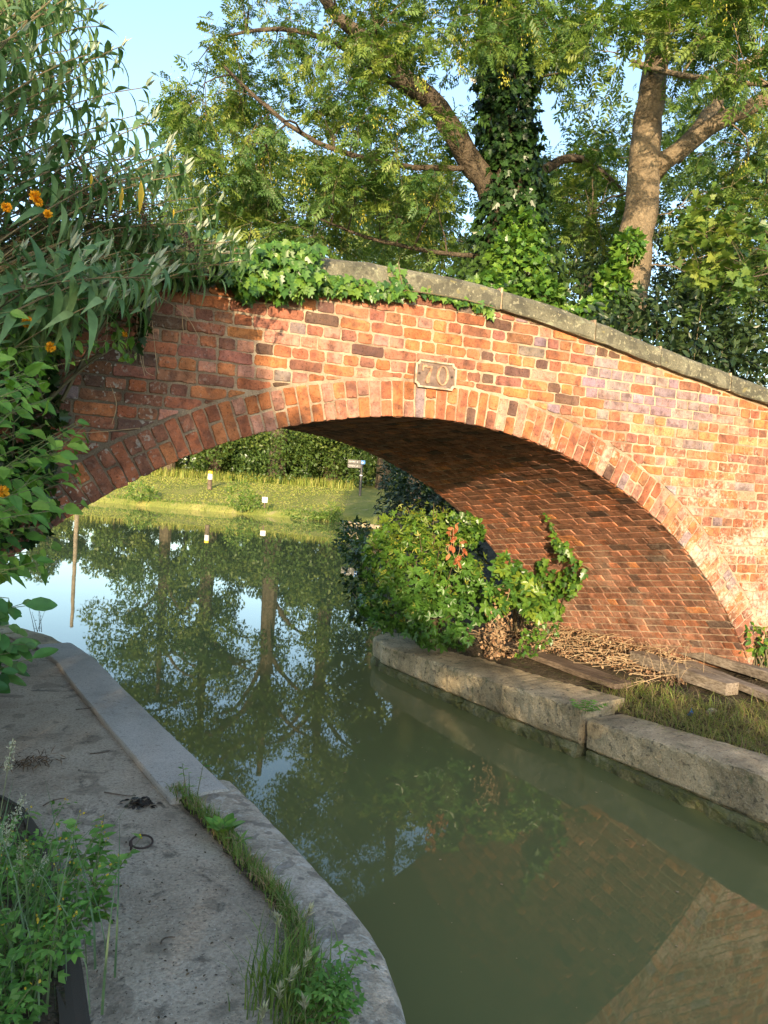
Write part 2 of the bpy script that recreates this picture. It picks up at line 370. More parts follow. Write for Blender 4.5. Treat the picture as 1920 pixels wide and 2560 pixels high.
def palmate(k=5, tpl=None):
    V = []; Fc = []; n = 0
    for i in range(k):
        a = (i - (k - 1) / 2) * 1.05; v, f = tpl or ellip(0.24)
        v = v * (0.95 if i == k // 2 else 0.8); c, s_ = math.cos(a), math.sin(a)
        q = np.c_[v[:, 0] * c + v[:, 1] * s_, -v[:, 0] * s_ + v[:, 1] * c, v[:, 2]]
        V.append(q); Fc.extend([[j + n for j in g] for g in f]); n += len(q)
    return np.concatenate(V), Fc
def unit(a): return a / (np.linalg.norm(a, axis=-1, keepdims=True) + 1e-9)
def frames(axis, nrm):
    y = unit(np.asarray(axis, float)); z = np.asarray(nrm, float); z = unit(z - (z * y).sum(1, keepdims=True) * y)
    x = np.cross(y, z); return np.stack([x, y, z], -1)
def scatter_mesh(name, tpl, pos, R, sc, rnd):
    v, f = tpl; N = len(pos); m = len(v)
    if np.ndim(sc) == 0: sc = np.full(N, sc)
    V = np.einsum('nij,mj->nmi', R, v) * np.asarray(sc)[:, None, None] + np.asarray(pos)[:, None]
    cnt = np.array([len(q) for q in f]); flat = np.concatenate([np.array(q) for q in f])
    li = (flat[None] + (np.arange(N) * m)[:, None]).ravel()
    tot = np.tile(cnt, N); st = np.concatenate([[0], np.cumsum(tot)[:-1]])
    me = bpy.data.meshes.new(name)
    me.vertices.add(N * m); me.vertices.foreach_set('co', V.astype('f').ravel())
    me.loops.add(len(li)); me.loops.foreach_set('vertex_index', li.astype('i'))
    me.polygons.add(len(tot)); me.polygons.foreach_set('loop_start', st.astype('i'))
    try: me.polygons.foreach_set('loop_total', tot.astype('i'))
    except Exception: pass
    me.update(calc_edges=True)
    a = me.attributes.new('rnd', 'FLOAT', 'POINT')
    a.data.foreach_set('value', np.repeat(np.clip(rnd, 0, 1), m).astype('f'))
    return me
def scatter(name, tpl, pos, axis, nrm, sc, mat, parent=None, kind=None, rnd=None):
    pos = np.asarray(pos, float)
    if rnd is None: rnd = rng.random(len(pos))
    return link(name, scatter_mesh(name, tpl, pos, frames(axis, nrm), sc, rnd), mat, parent, kind)
def rdir(n, up=0.0):
    d = unit(rng.normal(size=(n, 3))); d[:, 2] += up; return unit(d)

# ================================================================== SETTING
ACX, ACZ, AR = 2.457, 1.92 - 3.382, 3.834        # arch circle in the face plane
SKEW, WID = -0.22, 2.55                           # the barrel runs along (SKEW, 1, 0)
_cs = np.array([-6, -3.0, -1.5, -0.6, 0.3, 1.0, 1.6, 2.2, 2.83, 3.3, 3.7, 4.28, 4.8, 5.3, 5.64, 7.0, 9.0])
_cz = np.array([0.28, 0.62, 0.83, 0.96, 1.10, 1.20, 1.262, 1.287, 1.275, 1.228, 1.17, 1.07, 0.985, 0.915, 0.862, 0.66, 0.38])
_xx = np.linspace(-6, 9, 601); _zz = np.interp(_xx, _cs, _cz)
_kk = np.hanning(31); _kk /= _kk.sum()
_zs = np.convolve(np.pad(_zz, 15, mode='edge'), _kk, 'valid')
def cope_z(s): return 1.92 + np.interp(s, _xx, _zs)     # underside of the coping

# --- water
def water_mat():
    m = NT('canal_water')
    m.color((0.138, 0.150, 0.060)); m.rough(0.015); m.b.inputs['IOR'].default_value = 1.333
    mp = m.n('Mapping'); m.l(m.coord(), mp.inputs[0]); mp.inputs['Scale'].default_value = (1, 0.6, 1)
    h = m.math('ADD', m.noise(1.3, 2, 0.4, mp.outputs[0]), m.math('MULTIPLY', m.noise(9, 2, 0.5, mp.outputs[0]), 0.05))
    m.bump(h, 0.02, 0.08)
    return m.m
M_WATER = water_mat()
WZ = -0.23                                       # water level
mb = MB(); mb.add([[-90, -30, WZ], [90, -30, WZ], [90, 95, WZ], [-90, 95, WZ]], [[0, 1, 2, 3]])
tag(mb.build('water', M_WATER), 'still green canal water mirroring trees and sky', 'water', kind='structure')
mb = MB(); mb.add([[-1500, -1500, -0.9], [1500, -1500, -0.9], [1500, 1500, -0.9], [-1500, 1500, -0.9]], [[0, 1, 2, 3]])
tag(mb.build('ground', M_SOIL), 'dark earth bed under the canal and its banks', 'ground', kind='structure')

def strip_mesh(rows):
    """rows: list of equal-length polylines -> grid mesh data"""
    A = np.array(rows, float); a, b = A.shape[:2]
    f = [[i * b + j, i * b + j + 1, (i + 1) * b + j + 1, (i + 1) * b + j] for i in range(a - 1) for j in range(b - 1)]
    return A.reshape(-1, 3), f
def resample(P, n):
    P = np.asarray(P, float); d = np.r_[0, np.cumsum(np.linalg.norm(np.diff(P, axis=0), axis=1))]
    t = np.linspace(0, d[-1], n); return np.stack([np.interp(t, d, P[:, k]) for k in range(P.shape[1])], -1)
def smooth_poly(P, n, it=2):
    P = np.asarray(P, float)
    for _ in range(it):
        Q = [P[0]]
        for a, b in zip(P[:-1], P[1:]): Q += [a * 0.75 + b * 0.25, a * 0.25 + b * 0.75]
        Q.append(P[-1]); P = np.array(Q)
    return resample(P, n)
def vnoise(x, y, s=1.0):
    return (np.sin(x * 1.7 * s + 0.3) * np.cos(y * 2.1 * s + 1.1) + 0.5 * np.sin(x * 4.3 * s + y * 3.1 * s) + 0.3 * np.sin(x * 9.1 * s - y * 7.7 * s)) / 1.8

n_ = 120
tag(scatter('floating_specks', rhomb(0.4, 0.0), np.c_[rng.uniform(1.3, 4.0, n_), rng.uniform(-3.0, 2.0, n_), np.full(n_, WZ + .003)], np.c_[rng.normal(size=(n_, 2)), np.zeros(n_)], np.tile([0, 0, 1.0], (n_, 1)), 0.008 + .018 * rng.random(n_) ** 3, L_STRAW, kind='stuff'), 'tiny pale specks and leaf bits floating on the canal', 'debris')
# --- left bank: towpath between kerb and planting bed
OUT_L = np.array([[-9, 9.5], [-4.5, 6.4], [-1.6, 4.3], [-0.35, 3.15], [0.21, 2.21], [0.42, 1.46], [0.53, 0.74], [0.70, -0.25], [0.87, -1.21],
                  [0.97, -1.88], [1.03, -2.32], [1.04, -2.56], [1.02, -2.78], [0.96, -3.0], [0.82, -3.35], [0.6, -3.8], [0.35, -4.4], [0.2, -5.2], [0.1, -7], [0.1, -14]])
def path_polys():
    outer = resample(OUT_L, 90)
    T = np.gradient(outer, axis=0); T /= np.linalg.norm(T, axis=1)[:, None]
    Nn = np.stack([T[:, 1], -T[:, 0]], -1)           # towards the land
    return outer, Nn
_o, _n = path_polys()
if (_n[60] @ np.array([1, 0])) > 0: _n = -_n
rows = []
for q, w in enumerate((0.10, 0.35, 0.6, 0.9, 1.3, 2.2, 5, 14)):
    P = _o + _n * w
    z = 0.385 + 0.004 * vnoise(P[:, 0], P[:, 1], 2) - (0.02 if w == 0.10 else 0)
    rows.append(np.c_[P, z])
_land = strip_mesh(rows)
mb = MB(); mb.add(*_land); tag(mb.build('towpath', M_PATH, smooth=True), 'worn grey concrete towpath beside the canal kerb', 'path', kind='structure')

# --- right bank
EDGE_R = smooth_poly([[5.25, -5.5], [4.85, -2.9], [4.60, -1.4], [4.42, 0.1], [4.27, 0.93], [4.02, 2.2], [3.95, 3.1], [4.35, 4.6], [5.6, 8.0], [9.3, 16.5], [13.5, 25.5], [14.5, 29]], 80)
rows = []
def bank_z(d, w):
    base = 0.06 + 0.10 * np.clip(d / 0.4, 0, 1) + 0.26 * np.clip((d - 0.3) / 1.1, 0, 1)
    far = np.clip((w - 3.0) / 4.0, 0, 1) * np.clip(d / 3.0, 0, 1) * 0.9
    return base + far + np.clip((d - 2.5) / 6, 0, 1) * 1.0
for d in (0, 0.12, 0.35, 0.6, 0.9, 1.3, 1.8, 2.5, 4, 7, 12, 25):
    P = EDGE_R + np.array([1.0, 0.12]) * d
    z = bank_z(d, P[:, 1]) + 0.02 * vnoise(P[:, 0] * 2, P[:, 1] * 2)
    if d == 0: z = z * 0 - 0.6
    rows.append(np.c_[P, z])
mb = MB(); mb.add(*strip_mesh(rows)); tag(mb.build('right_bank', M_SOIL, smooth=True), 'earth bank behind the right-hand concrete kerb', 'bank', kind='structure')

def at_bank(x, y, up=0.0):
    z = 0.2
    for _ in range(12):
        p = at_z(x, y, z + up); e = np.interp(p[1], EDGE_R[:, 1], EDGE_R[:, 0]); z = 0.5 * z + 0.5 * float(bank_z(p[0] - e, p[1]))
    return at_z(x, y, z + up)
# --- far bank
FD = 1.10
EDGE_F = smooth_poly([[-45, 56], [-20, 46], [-8, 41], [0, 37.2], [4, 32.8], [8.3, 29.6], [11.1, 27.0], [12.7, 24.9], [14.5, 21], [20, 14]], 90)
EDGE_F = CAM[:2] + (EDGE_F - CAM[:2]) * FD
def far_z(d): return np.interp(d, [0, 0.25, 1.5, 5, 9, 16, 40], [-0.5, 0.02, 0.3, 0.92, 1.25, 1.5, 2.0])
rows = []
for d in (0, 0.25, 0.8, 1.5, 3, 5, 7, 9, 12, 16, 25, 60, 160):
    P = EDGE_F + np.array([0.42, 0.91]) * d
    z = far_z(d) + 0.05 * vnoise(P[:, 0] * 0.6, P[:, 1] * 0.6) * (d > 0.2)
    rows.append(np.c_[P, z])
mb = MB(); mb.add(*strip_mesh(rows)); tag(mb.build('far_bank', M_BANKGRASS, smooth=True), 'sunlit mown grass bank across the canal', 'bank', kind='structure')

# ================================================================== BRIDGE
bridge = thing('brick_bridge', 'old red brick humpback canal bridge with one arch and stone coping', 'bridge', (ACX, 1.2, 0.0))

def clip_half(P, n, c):
    """keep points with n.p <= c"""
    out = []
    for i in range(len(P)):
        a, b = P[i], P[(i + 1) % len(P)]
        da, db = a @ n - c, b @ n - c
        if da <= 0: out.append(a)
        if (da < 0 < db) or (db < 0 < da): out.append(a + (b - a) * (da / (da - db)))
    return np.array(out) if len(out) >= 3 else None
def area(P):
    x, y = P[:, 0], P[:, 1]; return 0.5 * abs(x @ np.roll(y, -1) - y @ np.roll(x, -1))
def rough_outline(P, j=0.0022, cut=0.006, seg=0.06):
    """worn corners and uneven edges"""
    Q = []; n = len(P)
    for i in range(n):
        a, b = P[i], P[(i + 1) % n]; L = np.linalg.norm(b - a)
        if L < 0.004: continue
        c = min(cut * random.uniform(0.4, 1.5), L * 0.3); t = (b - a) / L
        k = max(0, min(4, int(L / seg)))
        ts = [c] + [L * (q + 1) / (k + 1) for q in range(k)] + [L - c]
        nn = np.array([-t[1], t[0]])
        for d in ts: Q.append(a + t * d + nn * random.gauss(0, j))
    return np.array(Q)
def piece(P, mp, proud, inset=0.003, tilt=0.0):
    """a brick: flat worn front, chamfer, sides running back into the mortar"""
    c = P.mean(0); d = P - c; L = np.linalg.norm(d, axis=1)[:, None]
    In = c + d * np.maximum(0.0, 1 - inset / np.maximum(L, 1e-4)) 
    hf = proud + tilt * (d[:, 0] / 0.12)
    V = np.concatenate([mp(In, hf), mp(P, hf - 0.0035), mp(P, np.full(len(P), -0.012))])
    n = len(P); f = [list(range(n))]
    for i in range(n):
        k = (i + 1) % n
        f += [[i, n + i, n + k, k], [n + i, 2 * n + i, 2 * n + k, n + k]]
    return V, f

PAL = {'orange': (0.44, 0.172, 0.075), 'red': (0.375, 0.138, 0.075), 'dull': (0.32, 0.138, 0.088), 'brown': (0.245, 0.112, 0.074),
       'burnt': (0.135, 0.078, 0.060), 'pink': (0.46, 0.235, 0.17), 'blue': (0.25, 0.187, 0.19), 'buff': (0.41, 0.20, 0.105)}
def brick_col(s, z):
    if 3.75 < s < 5.0 and cope_z(s) - 0.43 < z < cope_z(s) - 0.06 and random.random() < 0.86:
        k = 'blue'
    elif s < 0.9:
        k = random.choices(['red', 'dull', 'brown', 'burnt', 'orange', 'blue', 'pink'], [3, 5, 5, 2, 1, .6, 1])[0]
    elif s > 3.6 and z < 2.6:
        k = random.choices(['orange', 'red', 'dull', 'pink', 'buff', 'brown', 'blue'], [3, 2.5, 3, 3, 2.6, 1.6, .7])[0]
    else:
        k = random.choices(['orange', 'red', 'dull', 'brown', 'burnt', 'pink', 'blue'], [5.0, 3.4, 2.6, 2.2, 1.7, 2.0, .7])[0]
    c = np.array(PAL[k]) * random.uniform(0.9, 1.25)
    return c * np.array([1, random.uniform(0.92, 1.1), random.uniform(0.9, 1.12)])

# --- mortar bed of the face
def face_mortar(w, radius):
    rows_lo = []; rows_hi = []
    s = np.unique(np.r_[np.linspace(-5, 8.6, 220), ACX + radius * np.sin(np.radians(np.linspace(-62, 62, 120)))])
    lo = np.where(abs(s - ACX) < radius, ACZ + np.sqrt(np.maximum(0, radius ** 2 - (s - ACX) ** 2)), -0.5)
    lo = np.where(abs(s - ACX) > radius * math.sin(math.radians(64)), -0.5, lo)
    hi = cope_z(s) + 0.01
    return np.c_[s, np.full_like(s, w), lo], np.c_[s, np.full_like(s, w), hi]
lo, hi = face_mortar(0.0, AR + 0.02)
rows = [lo * (1 - t) + hi * t for t in np.linspace(0, 1, 6)]
mb = MB(); mb.add(*strip_mesh(rows)); wall = mb.build('spandrel_wall', M_MORTAR, bridge)

RING = 0.248
course = 0.0787
pieces = []          # (area in picture, verts, faces, colour)
def face_map(Pq, h): return np.c_[Pq[:, 0], -h, Pq[:, 1]]
nrow = 0
z0 = 1.92 + 0.66 - 40 * course
for r in range(70):
    z = z0 + r * course
    if z > 3.35: break
    s = -2.9 + random.uniform(-0.05, 0.05) + (0.0588 if r % 2 else 0)
    wob = random.uniform(-0.003, 0.003)
    while s < 6.9:
        st = (r % 2 == 0)
        if random.random() < 0.13: st = not st
        Ls = (0.2345 if st else 0.1172) * random.uniform(0.96, 1.04)
        jt = random.uniform(0.007, 0.019); jz = random.uniform(0.007, 0.016)
        a, b = s + jt / 2, s + Ls - jt / 2
        zb, zt = z + jz / 2 + wob, z + course - jz / 2 + wob
        s += Ls
        if z < 0.1: continue
        P = np.array([[a, zb], [b, zb], [b, zt], [a, zt]])
        cm = P.mean(0)
        # clip at the extrados
        v = cm - np.array([ACX, ACZ]); dist = np.linalg.norm(v)
        if dist < AR + RING + 0.35 and cm[1] > ACZ:
            n = -v / dist
            P = clip_half(P, n, n @ np.array([ACX, ACZ]) - (AR + RING + 0.012))
            if P is None: continue
        # clip under the coping
        sl = (cope_z(cm[0] + 0.1) - cope_z(cm[0] - 0.1)) / 0.2
        n = np.array([-sl, 1.0]) / math.hypot(1, sl)
        P = clip_half(P, n, n @ np.array([cm[0], cope_z(cm[0]) - 0.012]))
        if P is None or area(P) < 0.0006: continue
        cm = P.mean(0)
        blue = False
        c = brick_col(*cm)
        soft = 1.0 if c[2] < 0.12 else 0.5
        Q = rough_outline(P, 0.0024 * soft, 0.010 * soft, 0.05)
        V, f = piece(Q, face_map, random.uniform(0.002, 0.010), 0.004, random.gauss(0, 0.0012))
        g = project(V[:len(Q)]); vis = (0 < g[:, 0]).all() & (g[:, 0] < 1920).all()
        pa = area(g[:, :2]) if vis and cm[0] > 0.35 else 0
        pieces.append((pa, V, f, c))
pieces.sort(key=lambda q: -q[0])
for pa, V, f, c in pieces[:300]:
    mb = MB(); mb.add(V, f, c); mb.build('brick', M_BRICK, wall)
mb = MB()
for pa, V, f, c in pieces[300:]: mb.add(V, f, c)
mb.build('brick_courses', M_BRICK, wall, kind='stuff')

# --- arch ring: alternate full voussoirs and pairs of half bricks
TH = math.radians(63)
th = np.linspace(-TH, TH, 160)
inn = np.c_[ACX + (AR + 0.004) * np.sin(th), np.full(160, -0.002), ACZ + (AR + 0.004) * np.cos(th)]
out = np.c_[ACX + (AR + RING) * np.sin(th), np.full(160, -0.002), ACZ + (AR + RING) * np.cos(th)]
mb = MB(); mb.add(*strip_mesh([inn, out])); ring = mb.build('arch_ring', M_MORTAR, bridge)
NV = 104; da = 2 * TH / NV
def ring_map(Pq, h):
    a, rr = Pq[:, 0] / AR, Pq[:, 1]
    return np.c_[ACX + rr * np.sin(a), -0.002 - h, ACZ + rr * np.cos(a)]
for i in range(NV):
    a0 = -TH + i * da
    jt = random.uniform(0.008, 0.016); u0, u1 = a0 * AR + jt / 2, (a0 + da) * AR - jt / 2
    x = ACX + AR * math.sin(a0)
    r0 = AR + random.uniform(-0.006, 0.002); r1 = AR + RING - random.uniform(0.006, 0.014)
    halves = [(r0, r1)] if i % 2 == 0 else None
    if halves is None:
        m_ = AR + RING * random.uniform(0.44, 0.56); halves = [(r0, m_ - 0.006), (m_ + 0.007, r1)]
    elif random.random() < 0.2:
        m_ = AR + RING * random.uniform(0.4, 0.6); halves = [(r0, m_ - 0.006), (m_ + 0.006, r1)]
    for (q0, q1) in halves:
        P = np.array([[u0, q0], [u1, q0], [u1, q1], [u0, q1]])
        if x < 0.9: ks, wt = ['red', 'dull', 'brown', 'orange', 'burnt'], [3, 4, 6, .8, 1.2]  # grimy left side; part of its shade is put into the darker palette
        elif x > 4.0: ks, wt = ['orange', 'pink', 'buff', 'dull', 'blue', 'red'], [4, 4, 4, 2, 1, 2]
        else: ks, wt = ['orange', 'red', 'pink', 'dull', 'burnt', 'blue'], [9, 3, 3.5, 1.4, .25, .3]
        c = np.array(PAL[random.choices(ks, wt)[0]]) * random.uniform(0.85, 1.2)
        Q = rough_outline(P, 0.0020, 0.007, 0.06)
        V, f = piece(Q, ring_map, random.uniform(0.004, 0.012), 0.004, 0)
        mb = MB(); mb.add(V, f, c); mb.build('voussoir', M_BRICK, ring)

# --- soffit with spiral (skew) courses: u = arc, w = depth
def sof(th_, w, rad): return np.c_[ACX + rad * np.sin(th_) + SKEW * w, w, ACZ + rad * np.cos(th_)]
rows = []
for w in np.linspace(0.0, WID, 12):
    t = np.linspace(-TH, TH, 90); rows.append(sof(t, np.full(90, w), AR + 0.006))
mb = MB(); mb.add(*strip_mesh(rows)); soff = mb.build('arch_soffit', M_SMORTAR, bridge, smooth=True)
QH = 0.205                                      # arc climbed per metre of depth
ca, sa = 1 / math.hypot(1, QH), QH / math.hypot(1, QH)
def sof_map(Pq, h):
    # Pq: (along course p, across courses q) -> (depth w, arc u)
    w = Pq[:, 0] * ca - Pq[:, 1] * sa; u = Pq[:, 0] * sa + Pq[:, 1] * ca
    return sof(u / AR, w, AR + 0.004 - h)
sp = []
um = TH * AR
for r in range(-62, 63):
    q = r * 0.0775
    p = -1.2 + random.uniform(-0.06, 0.06) + (0.06 if r % 2 else 0)
    while p < WID + 1.4:
        st = (r % 2 == 0)
        if random.random() < 0.06: st = not st
        Ls = (0.232 if st else 0.116) * random.uniform(0.97, 1.03)
        a, b = p + 0.006, p + Ls - 0.006; p += Ls
        jz = random.uniform(0.009, 0.014)
        P = np.array([[a, q + jz / 2], [b, q + jz / 2], [b, q + 0.0775 - jz / 2], [a, q + 0.0775 - jz / 2]])
        # clip to the barrel: 0.09 < w < WID ; the ring bricks show at the very edge
        P = clip_half(P, np.array([-ca, sa]), -0.012)
        if P is None: continue
        P = clip_half(P, np.array([ca, -sa]), WID - 0.004)
        if P is None or area(P) < 0.0008: continue
        uu = P[:, 0] * sa + P[:, 1] * ca
        if abs(uu).max() > um: continue
        Q = rough_outline(P, 0.0018, 0.007, 0.12)
        c = np.array(PAL[random.choices(['red', 'dull', 'brown', 'burnt', 'orange'], [2.5, 5, 5, .7, .5])[0]]) * np.array([1.03, 1.12, 1.12]) * random.uniform(1.0, 1.55)
        V, f = piece(Q, sof_map, random.uniform(0.003, 0.010), 0.004, 0)
        g = project(V[:len(Q)])
        pa = area(g[:, :2]) if (uu.mean() / AR > 0.32 and uu.mean() / AR < 0.98 and (g[:, 0] < 1920).all() and (g[:, 0] > 1100).all()) else 0
        sp.append((pa, V, f, c))
sp.sort(key=lambda t: -t[0])
M_SBRICK = brick_mat('soffit_brick', 0.35, 0.6)
for pa, V, f, c in sp[:300]:
    mb = MB(); mb.add(V, f, c); mb.build('soffit_brick', M_SBRICK, soff)
mb = MB()
for pa, V, f, c in sp[300:]: mb.add(V, f, c)
mb.build('soffit_courses', M_SBRICK, soff, kind='stuff')

# --- back of the bridge: far wall, roadway, parapet backs
def back_mat():
    m = NT('far_brick'); b = m.n('TexBrick'); mp = m.n('Mapping'); m.l(m.coord(), mp.inputs[0])
    mp.inputs['Rotation'].default_value = (math.radians(90), 0, 0)
    b.inputs['Scale'].default_value = 4.2; b.inputs['Color1'].default_value = (.3, .1, .05, 1); b.inputs['Color2'].default_value = (.2, .08, .05, 1)
    b.inputs['Mortar'].default_value = (.45, .36, .25, 1); b.inputs['Mortar Size'].default_value = 0.018
    b.inputs['Brick Width'].default_value = 0.98; b.inputs['Row Height'].default_value = 0.33
    m.l(mp.outputs[0], b.inputs['Vector']); m.color(b.outputs[0]); m.rough(0.9)
    return m.m
M_BACK = back_mat()
lo, hi = face_mortar(WID, AR + 0.004)
off = np.array([SKEW * WID, 0, 0])
mb = MB(); mb.add(*strip_mesh([(lo + off) * (1 - t) + (hi + off) * t for t in np.linspace(0, 1, 4)])); mb.build('far_spandrel', M_BACK, bridge)
s = np.linspace(-5, 8.6, 60)
mb = MB()
mb.add(*strip_mesh([np.c_[s, np.full(60, 0.34), cope_z(s)], np.c_[s, np.full(60, 0.34), cope_z(s) - 0.55], np.c_[s, np.full(60, WID - 0.34), cope_z(s) - 0.55], np.c_[s, np.full(60, WID - 0.34), cope_z(s)]]))
mb.build('roadway', M_PATH, bridge)
# --- coping stones (near and far parapet)
prof = [(-0.052, 0.0), (-0.060, 0.012), (-0.060, 0.105), (-0.052, 0.126), (-0.03, 0.145), (0.02, 0.160), (0.14, 0.170), (0.27, 0.160), (0.33, 0.14), (0.36, 0.1), (0.36, 0.0)]
cuts = [-5.0, -4.1, -3.2, -2.36, -1.52, -0.68, 0.16, 1.0, 1.46, 2.08, 2.90, 3.74, 4.40, 5.18, 6.02, 6.86, 7.7, 8.5]
def cope(s0, s1, y0, flip, mat):
    ss = np.linspace(s0 + 0.006, s1 - 0.006, 7); rows = []
    dz = random.uniform(-0.008, 0.006); dy = random.uniform(-0.009, 0.009)
    for i, q in enumerate(ss):
        e = 0.006 if i in (0, 6) else 0
        rows.append([[q, y0 + (-1 if flip else 1) * (y * (1 - e * 2) + dy) + random.gauss(0, 0.003), cope_z(q) + 0.002 + dz + z * (1 - e * 3) + random.gauss(0, 0.0028)] for y, z in prof])
    V, f = strip_mesh(rows); n = len(prof)
    f += [list(range(n)), [6 * n + i for i in range(n)][::-1]]
    for i in range(6): f.append([i * n, i * n + n - 1, (i + 1) * n + n - 1, (i + 1) * n])
    mb = MB(); mb.add(V, f); return mb.build('coping_stone', mat, bridge)
for a, b in zip(cuts[:-1], cuts[1:]): cope(a, b, 0.0, False, M_COPE)
# mortar plugs at the coping joints
for q in cuts[5:-2]:
    mb = MB(); V, f = box_vf((q, 0.147, cope_z(q) + 0.08), (1, 0, 0), (0, 1, 0), (0, 0, 1), (0.009, 0.196, 0.074)); mb.add(V, f)
    mb.build('coping_joint', M_MORTAR, bridge)
s = np.linspace(-5, 8.5, 60)
mb = MB(); mb.add(*strip_mesh([[[q, WID + 0.05 - y, cope_z(q) + z] for y, z in prof] for q in s])); mb.build('far_coping', M_COPE, bridge)

# ================================================================== NUMBER PLATE
plate = thing('number_plate', 'cast iron bridge number plate reading 70 above the arch crown', 'sign', (2.43, -0.02, 2.67))
def rust_plate():
    m = NT('plate_paint')
    c = m.ramp(m.noise(22, 6, 0.6), [(0.3, (0.09, 0.06, 0.046)), (0.5, (0.16, 0.108, 0.082)), (0.7, (0.24, 0.175, 0.14))])
    m.color(c); m.rough(0.7); m.bump(m.noise(60, 4), 0.5, 0.003); return m.m
M_PLATE = rust_plate()
M_CREAM = stone_mat('flaking_cream_paint', (0.26, 0.15, 0.085), (0.46, 0.37, 0.26), (0.58, 0.5, 0.38), 14, (0.28, 0.12, 0.06), 0.62, 0.4, rough=0.6)
M_DIGIT = stone_mat('worn_bronze_paint', (0.24, 0.12, 0.065), (0.42, 0.26, 0.155), (0.56, 0.41, 0.27), 16, (0.30, 0.13, 0.06), 0.62, 0.4, rough=0.6)
def plate_outline(w, h, n):
    P = []
    for sx, sy, a0 in ((1, 1, 270), (-1, 1, 0), (-1, -1, 90), (1, -1, 180)):
        c = np.array([sx * w, sy * h])
        for k in range(5):
            a = math.radians(a0 - k * 22.5) if True else 0
            P.append(c + n * np.array([math.cos(a), math.sin(a)]))
    return np.array(P)
def prism(P2, y0, y1, org, tl=0.0):
    P2 = np.asarray(P2); n = len(P2); o = np.asarray(org)
    V = np.concatenate([np.c_[P2[:, 0], np.full(n, y, float), P2[:, 1]] for y in (y0, y1)]) + o
    f = [list(range(n)), list(range(n, 2 * n))[::-1]] + [[i, n + i, n + (i + 1) % n, (i + 1) % n] for i in range(n)]
    return V, f
PO = np.array([2.430, -0.012, 2.669])
def corner_plate(w, h, n):
    P = []
    for sx, sy in ((1, -1), (1, 1), (-1, 1), (-1, -1)):
        # concave quarter notch: sweep from one side to the other about the corner
        c = np.array([sx * w, sy * h]); pts = []
        for k in range(5):
            a = k * math.pi / 8
            pts.append(c - np.array([sx * n * math.cos(a), sy * n * math.sin(a)]))
        if (sx > 0) == (sy > 0): pts = pts[::-1]
        P += pts
    return np.array(P)
outp = corner_plate(0.160, 0.094, 0.026); inp = corner_plate(0.148, 0.082, 0.026)
mb = MB(); mb.add(*prism(outp[::-1], 0.0, -0.014, PO)); mb.build('plate', M_PLATE, plate)
n = len(outp); V = np.concatenate([np.c_[q[:, 0], np.full(n, y), q[:, 1]] for q, y in ((outp, -0.013), (outp, -0.024), (inp, -0.024), (inp, -0.013))]) + PO
f = [[k * n + i, k * n + (i + 1) % n, (k + 1) * n + (i + 1) % n, (k + 1) * n + i] for k in range(3) for i in range(n)]
mb = MB(); mb.add(V, f); mb.build('border', M_CREAM, plate)
def stroke(pts, wid, y0, y1, org):
    pts = np.asarray(pts, float); T = np.gradient(pts, axis=0); T /= np.linalg.norm(T, axis=1)[:, None]
    N = np.c_[-T[:, 1], T[:, 0]]; w = np.asarray(wid)[:, None]
    return prism(np.concatenate([pts + N * w, (pts - N * w)[::-1]]), y0, y1, org)
mb = MB()
mb.add(*stroke([[-0.104, 0.020], [-0.103, 0.064]], [0.005, 0.005], -0.012, -0.024, PO))
mb.add(*stroke([[-0.104, 0.046], [-0.085, 0.054], [-0.065, 0.047], [-0.040, 0.052]], [0.008, 0.009, 0.008, 0.006], -0.012, -0.0245, PO))
mb.add(*stroke([[-0.036, 0.058], [-0.041, 0.030], [-0.052, 0.002], [-0.060, -0.020], [-0.063, -0.040]], [0.006, 0.007, 0.009, 0.012, 0.014], -0.012, -0.0242, PO))
a = np.linspace(0, 2 * math.pi, 14)[:-1]
mb.add(*prism(np.c_[-0.063 + 0.017 * np.cos(a), -0.045 + 0.019 * np.sin(a)], -0.012, -0.0248, PO))
mb.build('digit_seven', M_DIGIT, plate)
t = np.linspace(0, 2 * math.pi, 33)[:-1]
o_ = np.c_[0.052 + 0.047 * np.cos(t), 0.002 + 0.068 * np.sin(t)]; i_ = np.c_[0.052 + 0.029 * np.cos(t), 0.002 + 0.060 * np.sin(t)]
V = np.concatenate([np.c_[q[:, 0], np.full(32, y), q[:, 1]] for q, y in ((o_, -0.013), (o_, -0.0245), (i_, -0.0245), (i_, -0.013))]) + PO
f = [[k * 32 + i, k * 32 + (i + 1) % 32, (k + 1) * 32 + (i + 1) % 32, (k + 1) * 32 + i] for k in range(3) for i in range(32)]
mb = MB(); mb.add(V, f); mb.build('digit_zero', M_DIGIT, plate)
for sx in (-1, 1):
    a = np.linspace(0, 2 * math.pi, 11)[:-1]
    mb = MB(); mb.add(*prism(np.c_[sx * 0.128 + 0.008 * np.cos(a), 0.008 * np.sin(a)], -0.012, -0.021, PO)); mb.build('bolt', M_IRON, plate)

